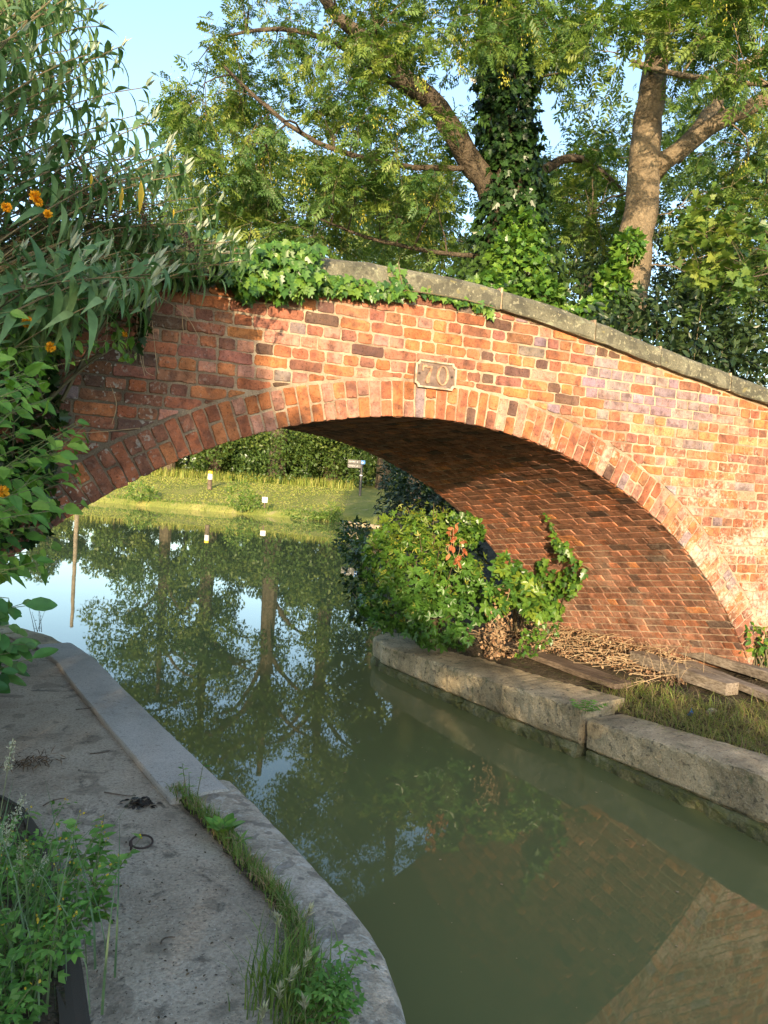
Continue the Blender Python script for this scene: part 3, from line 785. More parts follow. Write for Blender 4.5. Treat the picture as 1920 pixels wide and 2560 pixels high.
# ================================================================== KERBS
def sweep(line, prof, rough=0.003, n=40, land=None):
    """line: front edge (x,y); prof: (distance towards the land, z)"""
    L = resample(line, n); T = np.gradient(L, axis=0); T /= np.linalg.norm(T, axis=1)[:, None]
    N = np.stack([T[:, 1], -T[:, 0]], -1)
    if N[n // 2] @ (np.asarray(land) - L[n // 2]) < 0: N = -N
    rows = []
    for i in range(n):
        rows.append([[*(L[i] + N[i] * (d + random.gauss(0, rough))), z + random.gauss(0, rough * 0.7)] for d, z in prof])
    V, f = strip_mesh(rows); m = len(prof)
    f += [list(range(m)), [(n - 1) * m + i for i in range(m)][::-1]]
    return V, f
pA = [(0.29, 0.30), (0.29, 0.398), (0.285, 0.408), (0.22, 0.41), (0.12, 0.41), (0.04, 0.409), (0.012, 0.403), (0.0, 0.39), (0.0, 0.3), (0.004, 0.15), (0.01, -0.1), (0.02, -0.7)]
pB = [(0.27, 0.28), (0.27, 0.392), (0.21, 0.398), (0.14, 0.398), (0.07, 0.392), (0.03, 0.376), (0.006, 0.345), (0.0, 0.30), (0.0, 0.15), (0.01, -0.1), (0.02, -0.7)]
pO = [(0.34, 0.28), (0.34, 0.405), (0.2, 0.41), (0.09, 0.405), (0.03, 0.385), (0.0, 0.34), (0.0, 0.2), (0.02, -0.1), (0.03, -0.7)]
oL = lambda a, b: OUT_L[a:b]
def kerb(name, label, line, prof, mat, rough, n, land, group=None):
    mb = MB(); mb.add(*sweep(line, prof, rough, n, land)); return tag(mb.build(name, mat, smooth=False), label, 'kerb', group)
kA = kerb('kerb_stone', 'long smooth pale grey concrete kerb along the towpath under the arch', np.array([[0.27, 2.02], [0.42, 1.46], [0.53, 0.74], [0.70, -0.25], [0.872, -1.205]]), pA, M_KERBL, 0.0012, 40, (-1, 0))
kB = kerb('kerb_stone', 'curved lichen-blotched kerb with worn round edge beside the grass strip', smooth_poly(np.array([at_z(x, y, .355)[:2].tolist() for x, y in ((588, 1962), (600, 1970), (735, 2112), (868, 2252), (950, 2352), (1000, 2466), (1016, 2560))] + [[1.0, -3.35], [0.86, -3.7], [0.62, -4.05], [0.4, -4.5], [0.28, -5.3]]), 60, 1), pB, M_KERBB, 0.0025, 60, (-1, -2.5))
kO = kerb('kerb_stone', 'dark mossy old kerb at the water where the bank turns away beyond the bridge', np.array([[0.255, 2.045], [0.10, 2.45], [-0.35, 3.15], [-1.6, 4.3], [-4.5, 6.4]]), pO, M_KERBR, 0.007, 40, (-3, 1))
# right bank: two heavy cast blocks with a wet ledge at the water
def rblock(label, line, wide=0.44):
    line = np.asarray(line, float); t = thing('kerb_block', label, 'kerb', (*line[len(line) // 2][:2], WZ))
    L = resample(line, 84); T = np.gradient(L[:, :2], axis=0); T /= np.linalg.norm(T, axis=1)[:, None]; N = np.stack([-T[:, 1], T[:, 0]], -1)
    if N[40] @ np.array([1.0, 0.0]) < 0: N = -N
    prof = [(wide, -0.2), (wide - .01, 0.0), (0.30, 0.004), (0.15, 0.003), (0.03, 0.0), (0.006, -0.007), (0.0, -0.024), (0.003, -0.07), (0.0, -0.12), (0.002, -0.17), (0.008, -0.20), (0.03, -0.215), (0.07, -0.24)]
    def sw(prof, rough, zz, bite, th=None):
        rows = []
        for i in range(84):
            b = bite * max(0.0, vnoise(L[i, 1] * 3.1, L[i, 0] * 2.0) - 0.35)
            rows.append([[*(L[i, :2] + N[i] * (d + (b if d < 0.2 else 0) + random.gauss(0, rough))), zz[i] + dz * (th[i] if th is not None else 1) + random.gauss(0, rough * .7)] for d, dz in prof])
        V, f = strip_mesh(rows); m = len(prof); f += [list(range(m)), [83 * m + i for i in range(m)][::-1]]
        mb = MB(); mb.add(V, f); return mb
    H = L[:, 2] - WZ
    sw(prof, 0.0045, L[:, 2], 0.02, 0.74 * H / 0.215).build('block', M_KERBR, t)
    lp = [(0.40, 0.0), (0.06, 0.0), (0.005, -0.004), (-0.012, -0.018), (-0.018, -0.05), (-0.014, -0.10), (0.0, -0.3), (0.0, -0.5)]
    sw(lp, 0.007, WZ + 0.25 * H, 0.07).build('ledge', M_LEDGE, t)
    return t
rblock('grey concrete canal kerb block running in under the arch', [[4.0, 3.72, .06], [3.78, 3.62, .06], [3.62, 3.42, .065], [3.56, 3.0, .07], [3.68, 2.1, .11], [3.87, 0.93, .155], [4.045, 0.155, .19]], 0.60)
rblock('dark stained concrete canal kerb block beside the dry grass, past the gap', [[4.085, 0.10, .10], [4.19, -0.65, .15], [4.29, -1.41, .20], [4.52, -2.9, .24], [5.0, -5.4, .26]])

# ================================================================== TIMBERS AND LITTER ON THE RIGHT BANK
def plank(label, a, b, w, t, mat, up=(0, 0, 1)):
    a, b = np.asarray(a, float), np.asarray(b, float); ax = unit((b - a)[None])[0]
    sd = np.cross(ax, up); sd /= np.linalg.norm(sd); nz = np.cross(sd, ax)
    rows = []; n = 9
    for i in range(n):
        p = a + (b - a) * i / (n - 1); j = lambda: random.gauss(0, 0.0025)
        e = 0.004
        rows.append([p + sd * (sx * (w / 2 - cx) + j()) + nz * (sz * (t / 2 - cz) + j()) for sx, cx, sz, cz in
                     ((-1, 0, -1, e), (-1, e, -1, 0), (1, e, -1, 0), (1, 0, -1, e), (1, 0, 1, e), (1, e, 1, 0), (-1, e, 1, 0), (-1, 0, 1, e))])
    A = np.array(rows); V = A.reshape(-1, 3); f = []
    for i in range(n - 1):
        for k in range(8): f.append([i * 8 + k, i * 8 + (k + 1) % 8, (i + 1) * 8 + (k + 1) % 8, (i + 1) * 8 + k])
    f += [list(range(8)), [(n - 1) * 8 + k for k in range(8)][::-1]]
    mb = MB(); mb.add(V, f); return tag(mb.build('timber_plank', mat), label, 'plank', 'loose timbers behind the right kerb')
plank('wide flat plank lying along the back of the concrete kerb', at_bank(1215, 1592, .04), at_bank(1560, 1715, .05), 0.24, 0.05, M_WOODD)
plank('pale weathered board lying along the foot of the arch wall', at_bank(1375, 1545, .05), at_bank(1700, 1616, .05), 0.20, 0.05, M_WOOD)
plank('long grey weathered beam leading to the bottom of the arch edge', at_bank(1600, 1588, .08), at_bank(1935, 1692, .08), 0.15, 0.08, M_WOOD)
plank('short thick squared beam with its sawn end in the grass', at_bank(1590, 1640, .07), at_bank(1830, 1722, .08), 0.16, 0.10, M_WOOD)
plank('split grey timber half buried behind the squared beam', at_bank(1720, 1660, .05), at_bank(1940, 1748, .06), 0.12, 0.06, M_WOOD)

def rand_poly(poly, n):
    """points inside an image polygon"""
    poly = np.asarray(poly, float); lo, hi = poly.min(0), poly.max(0); out = []
    while len(out) < n:
        p = lo + (hi - lo) * rng.random((n * 3, 2)); x, y = p.T; c = np.zeros(len(p), bool)
        for a, b in zip(poly, np.roll(poly, -1, 0)):
            k = ((a[1] > y) != (b[1] > y)); xx = (b[0] - a[0]) * (y - a[1]) / (b[1] - a[1] + 1e-12) + a[0]
            c ^= k & (x < xx)
        out += list(p[c])
    return np.array(out[:n])
# dry stalks and dead leaves
pts = np.array([at_bank(x, y, .03) for x, y in rand_poly([[1195, 1590], [1290, 1530], [1400, 1540], [1560, 1590], [1700, 1630], [1720, 1700], [1600, 1720], [1480, 1660], [1330, 1630], [1230, 1650]], 620)])
mb = MB()
for p in pts[:320]:
    L = 0.08 + 0.4 * random.random() ** 2; a = random.gauss(-0.9, 0.7); d = np.array([math.cos(a), math.sin(a), random.uniform(-0.1, 0.35)]); d /= np.linalg.norm(d)
    k = np.linspace(-0.5, 0.5, 4)[:, None]; b = rng.normal(size=3) * 0.05
    P = p + d * L * k + b * (k * k) * 2 + np.array([0, 0, random.uniform(0.0, 0.07)])
    mb.add(*tube_vf(P, np.full(4, random.uniform(0.001, 0.0032)), 4, False))
tag(mb.build('dry_stalks', M_DRYSTEM, kind='stuff'), 'heap of dry straw-coloured stalks on the ground below the arch wall', 'dead stems')
n = 4200
P2 = np.array([at_bank(x, y, .02) for x, y in rand_poly([[1190, 1590], [1300, 1540], [1420, 1545], [1600, 1610], [1740, 1660], [1700, 1720], [1480, 1660], [1330, 1640], [1215, 1655]], n)]); P2[:, 2] += rng.random(n) * 0.05
tag(scatter('dead_leaf_litter', ellip(0.32), P2, rdir(n), rdir(n, 0.8), 0.012 + 0.024 * rng.random(n) ** 1.5, L_DEAD, kind='stuff'), 'brown dead leaf litter lying among the dry stalks', 'leaf litter')

def grass_clump_mesh(name, base, h, spread, mat, parent=None, kind=None, wid=0.0045, lean=0.5):
    n = len(base); ax = rdir(n); ax[:, 2] = 0; ax = unit(ax)
    t = lance(wid, 3, 0.0, 0.0, 0.15)
    # each blade: 3 segments bending over
    V = []; Fc = []; rn = []
    segs = 4; k = np.linspace(0, 1, segs + 1)
    H = h * (0.5 + 0.7 * rng.random(n)); ln = lean * (0.2 + rng.random(n))
    W = wid * (0.6 + 0.8 * rng.random(n))
    side = np.stack([-ax[:, 1], ax[:, 0], np.zeros(n)], -1)
    C = base[:, None] + ax[:, None] * (ln * H)[:, None, None] * (k ** 2)[None, :, None] + np.array([0, 0, 1.0]) * (H[:, None] * (k - 0.35 * ln[:, None] * k ** 2.5))[..., None]
    ww = W[:, None, None] * (1 - k ** 1.5)[None, :, None]
    Lp = C + side[:, None] * ww; Rp = C - side[:, None] * ww
    A = np.stack([Lp, Rp], 2).reshape(n, -1, 3); m = A.shape[1]
    q = np.array([[2 * i, 2 * i + 1, 2 * i + 3, 2 * i + 2] for i in range(segs)])
    fi = (q[None] + (np.arange(n) * m)[:, None, None]).reshape(-1, 4)
    me = bpy.data.meshes.new(name)
    me.vertices.add(n * m); me.vertices.foreach_set('co', A.astype('f').ravel())
    me.loops.add(fi.size); me.loops.foreach_set('vertex_index', fi.astype('i').ravel())
    me.polygons.add(len(fi)); me.polygons.foreach_set('loop_start', (np.arange(len(fi)) * 4).astype('i'))
    me.update(calc_edges=True)
    a = me.attributes.new('rnd', 'FLOAT', 'POINT'); a.data.foreach_set('value', np.repeat(rng.random(n), m).astype('f'))
    return link(name, me, mat, parent, kind)
# right-hand bank grass: green and straw
poly = [[1480, 1755], [1560, 1705], [1700, 1740], [1830, 1770], [1925, 1760], [2250, 1800], [2250, 2070], [1925, 1915], [1800, 1868], [1600, 1805]]
B = np.array([at_bank(x, y) for x, y in rand_poly(poly, 5200)])
tag(grass_clump_mesh('bank_grass', B[:3400], 0.16, 0.1, L_BGRASS, kind='stuff', lean=2.3, wid=0.0032), 'rough green grass growing behind the dark kerb block', 'grass')
tag(grass_clump_mesh('straw_grass', B[2200:], 0.15, 0.1, L_STRAW, kind='stuff', lean=2.6, wid=0.0022), 'bleached straw grass on the right bank', 'grass')
# tall dry stalks over the squared beam
t = thing('dry_weed', 'tall dry seeding weed standing between the timbers', 'weed', at_bank(1690, 1700))
mb = MB(); tips = []
for i in range(16):
    b = at_bank(1690 + random.gauss(0, 40), 1705 + random.gauss(0, 14)); a = random.uniform(0, 6.28)
    tip = b + np.array([math.cos(a) * 0.12, math.sin(a) * 0.12, random.uniform(0.18, 0.36)])
    k = np.linspace(0, 1, 5)[:, None]; P = b * (1 - k) + tip * k + np.array([0, 0, 0.04]) * np.sin(k * 3.1)
    mb.add(*tube_vf(P, np.linspace(0.002, 0.0008, 5), 4, False)); tips += [P[-1] * q + P[-2] * (1 - q) for q in np.linspace(0, 1, 6)]
mb.build('stalk', M_DRYSTEM, t, kind='stuff')
tips = np.array(tips); tips += rng.normal(size=tips.shape) * 0.006
scatter('seed_heads', rhomb(0.2), tips, rdir(len(tips), 0.4), rdir(len(tips)), 0.018, L_STRAW, t, kind='stuff')
# blue plastic scrap and stone
mb = MB(); c = at_bank(1727, 1782, .03)
P = [(c + np.array([0.035 * math.cos(a) * random.uniform(0.6, 1.2), 0.015 * math.sin(a * 2), 0.035 * math.sin(a) * random.uniform(0.6, 1.2)])) for a in np.linspace(0, 6.28, 11)[:-1]]
mb.add(P + [c + np.array([0, -0.02, 0.01])], [[i, (i + 1) % 10, 10] for i in range(10)] )
tag(mb.build('plastic_scrap', plain('blue_plastic', (0.02, 0.14, 0.45), 0.35)), 'crumpled scrap of bright blue plastic in the bank grass', 'litter')
def rock(name, label, c, r, mat):
    u = np.linspace(0, math.pi, 6); vv = np.linspace(0, 2 * math.pi, 9)[:-1]; V = []
    for a in u:
        for b in vv: V.append(np.asarray(c) + np.array(r) * np.array([math.sin(a) * math.cos(b), math.sin(a) * math.sin(b), math.cos(a)]) * random.uniform(0.85, 1.12))
    f = [[i * 8 + j, i * 8 + (j + 1) % 8, (i + 1) * 8 + (j + 1) % 8, (i + 1) * 8 + j] for i in range(5) for j in range(8)]
    mb = MB(); mb.add(V, f); return tag(mb.build(name, mat), label, 'stone')
rock('stone', 'lump of pale stone next to the blue plastic scrap', at_bank(1778, 1778, .02), (0.05, 0.03, 0.03), M_KERBB)

# ================================================================== TREES
def curve_pts(a, b, bend, n):
    t = np.linspace(0, 1, n)[:, None]
    return a * (1 - t) ** 2 + 2 * (1 - t) * t * ((a + b) / 2 + bend) + b * t * t
def grow(trunks, targets, rscale=1.0, minr=0.006, up=0.25, sides=6, wob=0.06):
    """trunks: list of (points, radii). Each target is reached by a branch leaving the nearest limb. -> limb mesh data, tips, tip directions"""
    mb = MB(); NP = []; NR = []
    for P, R in trunks:
        P = np.asarray(P, float); R = np.asarray(R, float); m = max(8, int(np.linalg.norm(np.diff(P, axis=0), axis=1).sum() / 0.2))
        d = np.r_[0, np.cumsum(np.linalg.norm(np.diff(P, axis=0), axis=1))]
        t = np.linspace(0, d[-1], m); Q = smooth_poly(P, m, 2); RR = np.interp(t, d, R)
        Q = Q + rng.normal(size=Q.shape) * 0.012 * RR[:, None] / 0.1
        mb.add(*tube_vf(Q, RR, 14 if R[0] > 0.12 else 8)); NP.append(Q[m // 4:]); NR.append(RR[m // 4:])
    NP = np.concatenate(NP); NR = np.concatenate(NR)
    D = np.array([np.linalg.norm(NP - t, axis=1).min() for t in targets])
    dirs = np.zeros_like(targets)
    for i in np.argsort(D):
        t = targets[i]; v = t - NP; dist = np.linalg.norm(v, axis=1)
        cost = dist + np.maximum(0, NP[:, 2] - t[2]) * 0.6 + 0.5 * (NR < minr * 1.2)
        k = int(np.argmin(cost)); a = NP[k]; L = dist[k]
        n = max(4, min(14, int(L / 0.16)))
        bend = np.array([0, 0, up * L]) + rng.normal(size=3) * wob * L
        Q = curve_pts(a, t, bend, n); Q[1:-1] += rng.normal(size=(n - 2, 3)) * 0.02 * min(1, L)
        r0 = min(NR[k] * 0.72, (0.007 + 0.016 * L) * rscale); r1 = max(minr * 0.5, r0 * 0.3)
        RR = np.linspace(r0, r1, n)
        mb.add(*tube_vf(Q, RR, sides if r0 > 0.02 else 4, False))
        NP = np.concatenate([NP, Q[1:]]); NR = np.concatenate([NR, RR[1:]])
        dirs[i] = Q[-1] - Q[-3]
    return mb, unit(dirs)
def twigs(mb, tips, dirs, k, L, r=0.003, spread=0.9, droop=0.1):
    """k twigs per tip; returns sample points along the twigs with their directions"""
    pos = []; dr = []
    for t, d in zip(tips, dirs):
        for _ in range(k):
            e = unit((d + rng.normal(size=3) * spread)[None])[0]; l = L * random.uniform(0.5, 1.2)
            Q = curve_pts(t, t + e * l - np.array([0, 0, droop * l]), np.array([0, 0, 0.08 * l]), 4)
            mb.add(*tube_vf(Q, np.linspace(r, r * 0.4, 4), 3, False))
            pos.append(Q); dr.append(np.gradient(Q, axis=0))
    return pos, dr
def leaves_on(pos, dr, per, spread=0.9, droop=0.35, t0=0.15):
    P = []; A = []
    for Q, g in zip(pos, dr):
        u = np.linspace(t0, 1, per) * (len(Q) - 1); i = np.minimum(u.astype(int), len(Q) - 2); fr = (u - i)[:, None]
        p = Q[i] * (1 - fr) + Q[i + 1] * fr; g0 = unit(g[i])
        sd = unit(np.cross(g0, np.array([0.1, 0.2, 1.0]))) * (np.where(np.arange(per) % 2, 1, -1)[:, None])
        a = g0 * 0.6 + sd * spread + rng.normal(size=(per, 3)) * 0.35; a[:, 2] -= droop
        P.append(p); A.append(unit(a))
    return np.concatenate(P), np.concatenate(A)
def up_normals(n, tilt=0.5): 
    z = rng.normal(size=(n, 3)) * tilt; z[:, 2] += 1; return unit(z)
def ellipsoid(n, c, r, shell=0.55):
    d = unit(rng.normal(size=(n, 3))); q = shell + (1 - shell) * rng.random(n); q = q ** (1 / 1.5)
    return np.asarray(c) + d * np.asarray(r) * q[:, None]
ASH = compound(4, 0.34, 0.22, 0.22)
ASHB = compound(3, 0.36, 0.2, 0.2)

def leafy_tree(name, label, trunks, targets, bark, leafm, tpl, size, tw=4, per=6, twl=0.35, keys=0.0, group=None, base=None, rscale=1.0, cat='tree', crown='crown', droop=0.35, up=0.25, keysize=0.04):
    base = trunks[0][0][0] if base is None else base
    t = thing(name, label, cat, base, group)
    mb, dirs = grow(trunks, targets, rscale, up=up)
    tr = mb.build('trunk', bark, t, smooth=True)
    tb = MB(); pos, dr = twigs(tb, targets, dirs, tw, twl)
    tb.build('twigs', M_TWIG, t, kind='stuff')
    P, A = leaves_on(pos, dr, per, droop=droop)
    n = len(P)
    cl = np.repeat(rng.random(len(targets)), tw * per)[:n]
    rn = np.clip(0.55 * cl + 0.45 * rng.random(n), 0, 1)
    scatter(crown, tpl, P, A, up_normals(n), size * (0.7 + 0.6 * rng.random(n)), leafm, t, 'stuff', rn)
    if keys > 0:
        ks = targets[::max(1, int(1 / keys))]; KP = []
        for q in ks:
            c = q + rng.normal(size=3) * 0.2
            KP.append(c + rng.normal(size=(30, 3)) * np.array([0.05, 0.05, 0.075]))
        KP = np.concatenate(KP); ax = rng.normal(size=KP.shape) * 0.35; ax[:, 2] -= 1
        scatter('seed_keys', rhomb(0.16, 0.02), KP, ax, rdir(len(KP)), keysize, L_KEY, t, 'stuff')
    return t
def px_targets(poly, d0, d1, n):
    q = rand_poly(poly, n); d = d0 + (d1 - d0) * rng.random(n)
    return np.array([at_depth(x, y, k) for (x, y), k in zip(q, d)])

# ---- ash with the sunlit trunk, right
dp = 10.0
tp = lambda x, y, d=dp: at_depth(x, y, d)
b1 = tp(1560, 830); b1[2] = 1.2
tr1 = [(np.array([b1, tp(1562, 800), tp(1578, 700), tp(1600, 500), tp(1620, 330), tp(1640, 160), tp(1655, 0), tp(1665, -250), tp(1690, -600)]), np.array([.33, .245, .235, .215, .19, .16, .135, .10, .05])),
       (np.array([tp(1625, 440), tp(1672, 400, 9.9), tp(1740, 340, 9.8), tp(1830, 285, 9.6), tp(1960, 225, 9.4), tp(2200, 60, 9.2)]), np.array([.13, .122, .112, .10, .085, .045])),
       (np.array([tp(1690, 390, 9.9), tp(1760, 300, 10.2), tp(1850, 170, 10.5), tp(1960, 90, 10.8)]), np.array([.10, .09, .08, .05])),
       (np.array([tp(1640, 180), tp(1560, 150, 9.2), tp(1700, 190, 8.6), tp(1930, 215, 8.0)]), np.array([.03, .035, .03, .022]))]
tg = np.concatenate([px_targets([[1400, 60], [1900, -40], [1925, 210], [1760, 200], [1600, 120], [1480, 190]], 7.6, 9.6, 52),
                     px_targets([[1380, -500], [2300, -600], [2300, 100], [1400, 60]], 8.5, 13, 90),
                     px_targets([[1700, 500], [1940, 400], [1940, 760], [1720, 740]], 9.6, 12, 50),
                     px_targets([[1370, 400], [1560, 330], [1540, 640], [1400, 620]], 11, 13.5, 36), px_targets([[1660, 230], [1930, 200], [1930, 440], [1780, 440]], 10.8, 13, 30), px_targets([[1300, 60], [1420, 60], [1420, 200], [1320, 200]], 10, 12, 10),
                     px_targets([[1400, -1200], [2300, -1300], [2300, -500], [1300, -500]], 9, 13, 50)])
leafy_tree('ash_tree', 'ash tree with stout bare sunlit trunk and forked limb behind the coping', tr1, tg, M_BARK, L_ASH, ASH, 0.18, 4, 8, 0.42, 0.14)

# ---- ivy-clad tree, middle
b2 = tp(1275, 830, 10.6); b2[2] = 1.2
tr2 = [(np.array([b2, tp(1275, 780, 10.6), tp(1268, 600, 10.6), tp(1258, 400, 10.6), tp(1245, 220, 10.6), tp(1235, 60, 10.6), tp(1230, -150, 10.6), tp(1240, -500, 10.6)]), np.array([.34, .29, .26, .23, .20, .18, .14, .06])),
       (np.array([tp(1262, 560, 10.6), tp(1190, 420, 10.4), tp(1120, 300, 10.2), tp(1040, 220, 10.0), tp(940, 120, 9.8), tp(830, 30, 9.6), tp(700, -150, 9.4)]), np.array([.17, .165, .15, .13, .10, .07, .03])),
       (np.array([tp(1262, 500, 10.7), tp(1345, 430, 11.2), tp(1450, 380, 11.6), tp(1560, 480, 11.8)]), np.array([.10, .08, .06, .03])),
       (np.array([tp(1110, 300, 10.2), tp(960, 190, 10.3), tp(800, 80, 10.2), tp(640, 70, 10.1), tp(540, 100, 10.0)]), np.array([.05, .045, .035, .025, .012])),
       (np.array([tp(1180, 420, 10.4), tp(980, 420, 10.0), tp(760, 350, 9.7), tp(580, 190, 9.5), tp(520, 120, 9.5)]), np.array([.04, .035, .03, .022, .012])),
       (np.array([tp(1265, 640, 10.5), tp(1130, 640, 10.2), tp(930, 600, 10.0), tp(830, 560, 10.0)]), np.array([.04, .03, .025, .012]))]
tg = np.concatenate([px_targets([[440, 200], [560, 60], [660, -10], [1000, 40], [1160, 160], [1150, 560], [900, 640], [600, 560], [450, 420]], 8.8, 12.5, 145),
                     px_targets([[600, 480], [1150, 480], [1150, 660], [620, 640]], 9.5, 14, 48), px_targets([[330, 520], [470, 420], [500, 640], [400, 680]], 9.3, 10.8, 16), px_targets([[420, 240], [560, 120], [680, 200], [660, 580], [470, 560]], 9.0, 12.0, 58),
                     px_targets([[820, -80], [1450, -60], [1480, 180], [1130, 130], [900, 180]], 8.5, 12, 62),
                     px_targets([[450, -500], [1500, -600], [1500, -50], [560, -60]], 8.5, 14, 110),
                     px_targets([[300, -1300], [1500, -1400], [1500, -600], [450, -600]], 9, 14, 70)])
leafy_tree('ash_tree', 'ivy-clad ash with a dark leaning limb over the crown of the bridge', tr2, tg, M_BARKD, L_ASH, ASH, 0.175, 4, 7, 0.46, 0.34)
# ivy climbing the second trunk
t = thing('ivy', 'dense dark ivy climbing the trunk behind the coping', 'ivy', b2)
n = 6000; y = 790 - 860 * rng.random(n) ** 0.9
wd = np.interp(y, [-70, 100, 250, 450, 600, 680, 790], [0.16, 0.28, 0.36, 0.40, 0.46, 0.72, 1.1]) 
ang = rng.random(n) * 2 * math.pi
C = np.array([at_depth(np.interp(q, [-70, 100, 300, 500, 700, 800], [1245, 1258, 1270, 1278, 1275, 1275]), q, 10.55) for q in y])
dirs = np.stack([np.cos(ang), np.sin(ang), np.zeros(n)], -1)
P = C + dirs * (wd * (0.75 + 0.4 * rng.random(n)))[:, None] + rng.normal(size=(n, 3)) * 0.04
ax = dirs * 0.5 + rng.normal(size=(n, 3)) * 0.4; ax[:, 2] -= 0.8
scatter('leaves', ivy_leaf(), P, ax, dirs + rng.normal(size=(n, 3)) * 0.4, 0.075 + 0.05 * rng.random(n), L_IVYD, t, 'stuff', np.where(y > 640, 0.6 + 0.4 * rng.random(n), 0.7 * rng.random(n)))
mb = MB()
for i in range(14):
    a = random.uniform(0, 6.28); ys = np.linspace(790, 180, 12)
    Q = np.array([at_depth(np.interp(q, [-70, 100, 300, 500, 700, 800], [1245, 1258, 1270, 1278, 1275, 1275]), q, 10.55) + np.array([math.cos(a), math.sin(a), 0]) * 0.28 for q in ys]) + rng.normal(size=(12, 3)) * 0.03
    mb.add(*tube_vf(Q, np.linspace(0.02, 0.006, 12), 5, False))
mb.build('stem', M_BARKD, t)
# bright ivy mound at the foot, and at the foot of the ash
def leaf_cloud(name, label, cat, tpl, mat, centers, n, size, base, group=None, stem=M_TWIG, rn=None, nrm_up=0.4, facing=None, stems=10):
    """centers: list of (centre, radii)"""
    t = thing(name, label, cat, base, group)
    vol = np.array([np.prod(np.asarray(r) ** (2 / 3)) for c, r in centers]); cnt = np.maximum(8, (n * vol / vol.sum()).astype(int))
    P = np.concatenate([ellipsoid(k, c, r, 0.5) for k, (c, r) in zip(cnt, centers)])
    cc = np.concatenate([np.tile(c, (k, 1)) for k, (c, r) in zip(cnt, centers)])
    o = unit(P - cc); m = len(P)
    ax = o * 0.7 + rng.normal(size=(m, 3)) * 0.5; ax[:, 2] -= 0.15
    nm = o + rng.normal(size=(m, 3)) * 0.4; nm[:, 2] += nrm_up
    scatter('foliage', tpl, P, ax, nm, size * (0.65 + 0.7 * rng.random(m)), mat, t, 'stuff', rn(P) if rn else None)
    mb = MB()
    for i in range(stems):
        c, r = centers[random.randrange(len(centers))]
        e = ellipsoid(1, c, r, 0.6)[0]; b = np.asarray(base) + rng.normal(size=3) * np.array([0.08, 0.08, 0.0])
        Q = curve_pts(b, e, np.array([0, 0, 0.15 * np.linalg.norm(e - b)]), 7); mb.add(*tube_vf(Q, np.linspace(0.012, 0.003, 7), 5, False))
    mb.build('stem', stem, t, kind='stuff')
    return t
leaf_cloud('ivy', 'sunlit ivy mound at the foot of the ivy-clad tree', 'ivy', ivy_leaf(), L_IVY, [(at_depth(1290, 670, 9.9), (.42, .4, .5)), (at_depth(1230, 740, 9.6), (.35, .3, .3)), (at_depth(1350, 745, 9.7), (.4, .3, .25)), (at_depth(1300, 600, 10.1), (.3, .3, .4))], 2400, 0.085, at_depth(1290, 830, 9.9))
leaf_cloud('ivy', 'ivy clump wrapping the foot of the bare sunlit ash trunk', 'ivy', ivy_leaf(), L_IVY, [(at_depth(1530, 740, 9.5), (.22, .25, .5)), (at_depth(1570, 620, 9.65), (.16, .2, .22)), (at_depth(1490, 790, 9.4), (.3, .3, .2))], 1500, 0.085, at_depth(1530, 860, 9.6))
# dark evergreens behind the descending coping
for lab, x, y, d, r, nn, mt in (('low dark evergreen shrub rising just above the descending coping', 1690, 840, 8.6, (1.1, .6, .55), 3000, L_DARK),
                        ('dark evergreen bush between the two ash trunks', 1440, 740, 11.5, (0.7, .6, .8), 1700, L_DARK),
                        ('tall dark evergreen at the low end of the parapet', 1890, 700, 10.5, (1.0, .9, 1.6), 3200, L_DARK),
                        ('shaded evergreen bush behind the bare ash trunk', 1650, 690, 12.5, (1.2, .8, 1.3), 2600, L_DARK)):
    c = at_depth(x, y, d); r = np.array(r)
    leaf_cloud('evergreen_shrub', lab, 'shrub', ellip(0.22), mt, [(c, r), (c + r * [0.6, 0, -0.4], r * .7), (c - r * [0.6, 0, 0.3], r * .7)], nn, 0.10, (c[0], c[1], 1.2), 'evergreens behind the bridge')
# maple-like leaves hanging at right
tg = px_targets([[1700, 520], [1900, 480], [1930, 720], [1760, 760]], 7.8, 8.8, 26)
b = at_depth(2060, 900, 8.6); b[2] = 1.2
leafy_tree('sycamore_sapling', 'young sycamore with broad bright lobed leaves over the low end of the coping', [(np.array([b, at_depth(2060, 760, 8.6), at_depth(2030, 560, 8.5), at_depth(1990, 400, 8.4)]), np.array([.06, .05, .035, .012]))], tg, M_BARKD, L_ASH, maple(), 0.10, 4, 6, 0.3)
# background trees behind, right bank
for i, (x, y, d, r, lab) in enumerate(((1080, 560, 21, (2.6, 2, 2.6), 'mid-distance tree filling the gap left of the ivy-clad trunk'),
                                   (1480, 520, 18, (1.7, 1.8, 2.6), 'shaded mid-distance tree between the two ash trunks'), (1830, 560, 20, (2.6, 2, 3.4), 'dark mid-distance tree right of the bare ash trunk'))):
    c = at_depth(x, y, d); bb = np.array([c[0], c[1], 1.0])
    tgt = ellipsoid(70, c, r, 0.35)
    leafy_tree('background_tree', lab, [(np.array([bb, bb * .5 + c * .5, c, c + [0, 0, r[2] * .6]]), np.array([.22, .18, .12, .04]))], tgt, M_BARKD, L_ASHD, ASHB, 0.36, 4, 6, 0.5, 0.05)

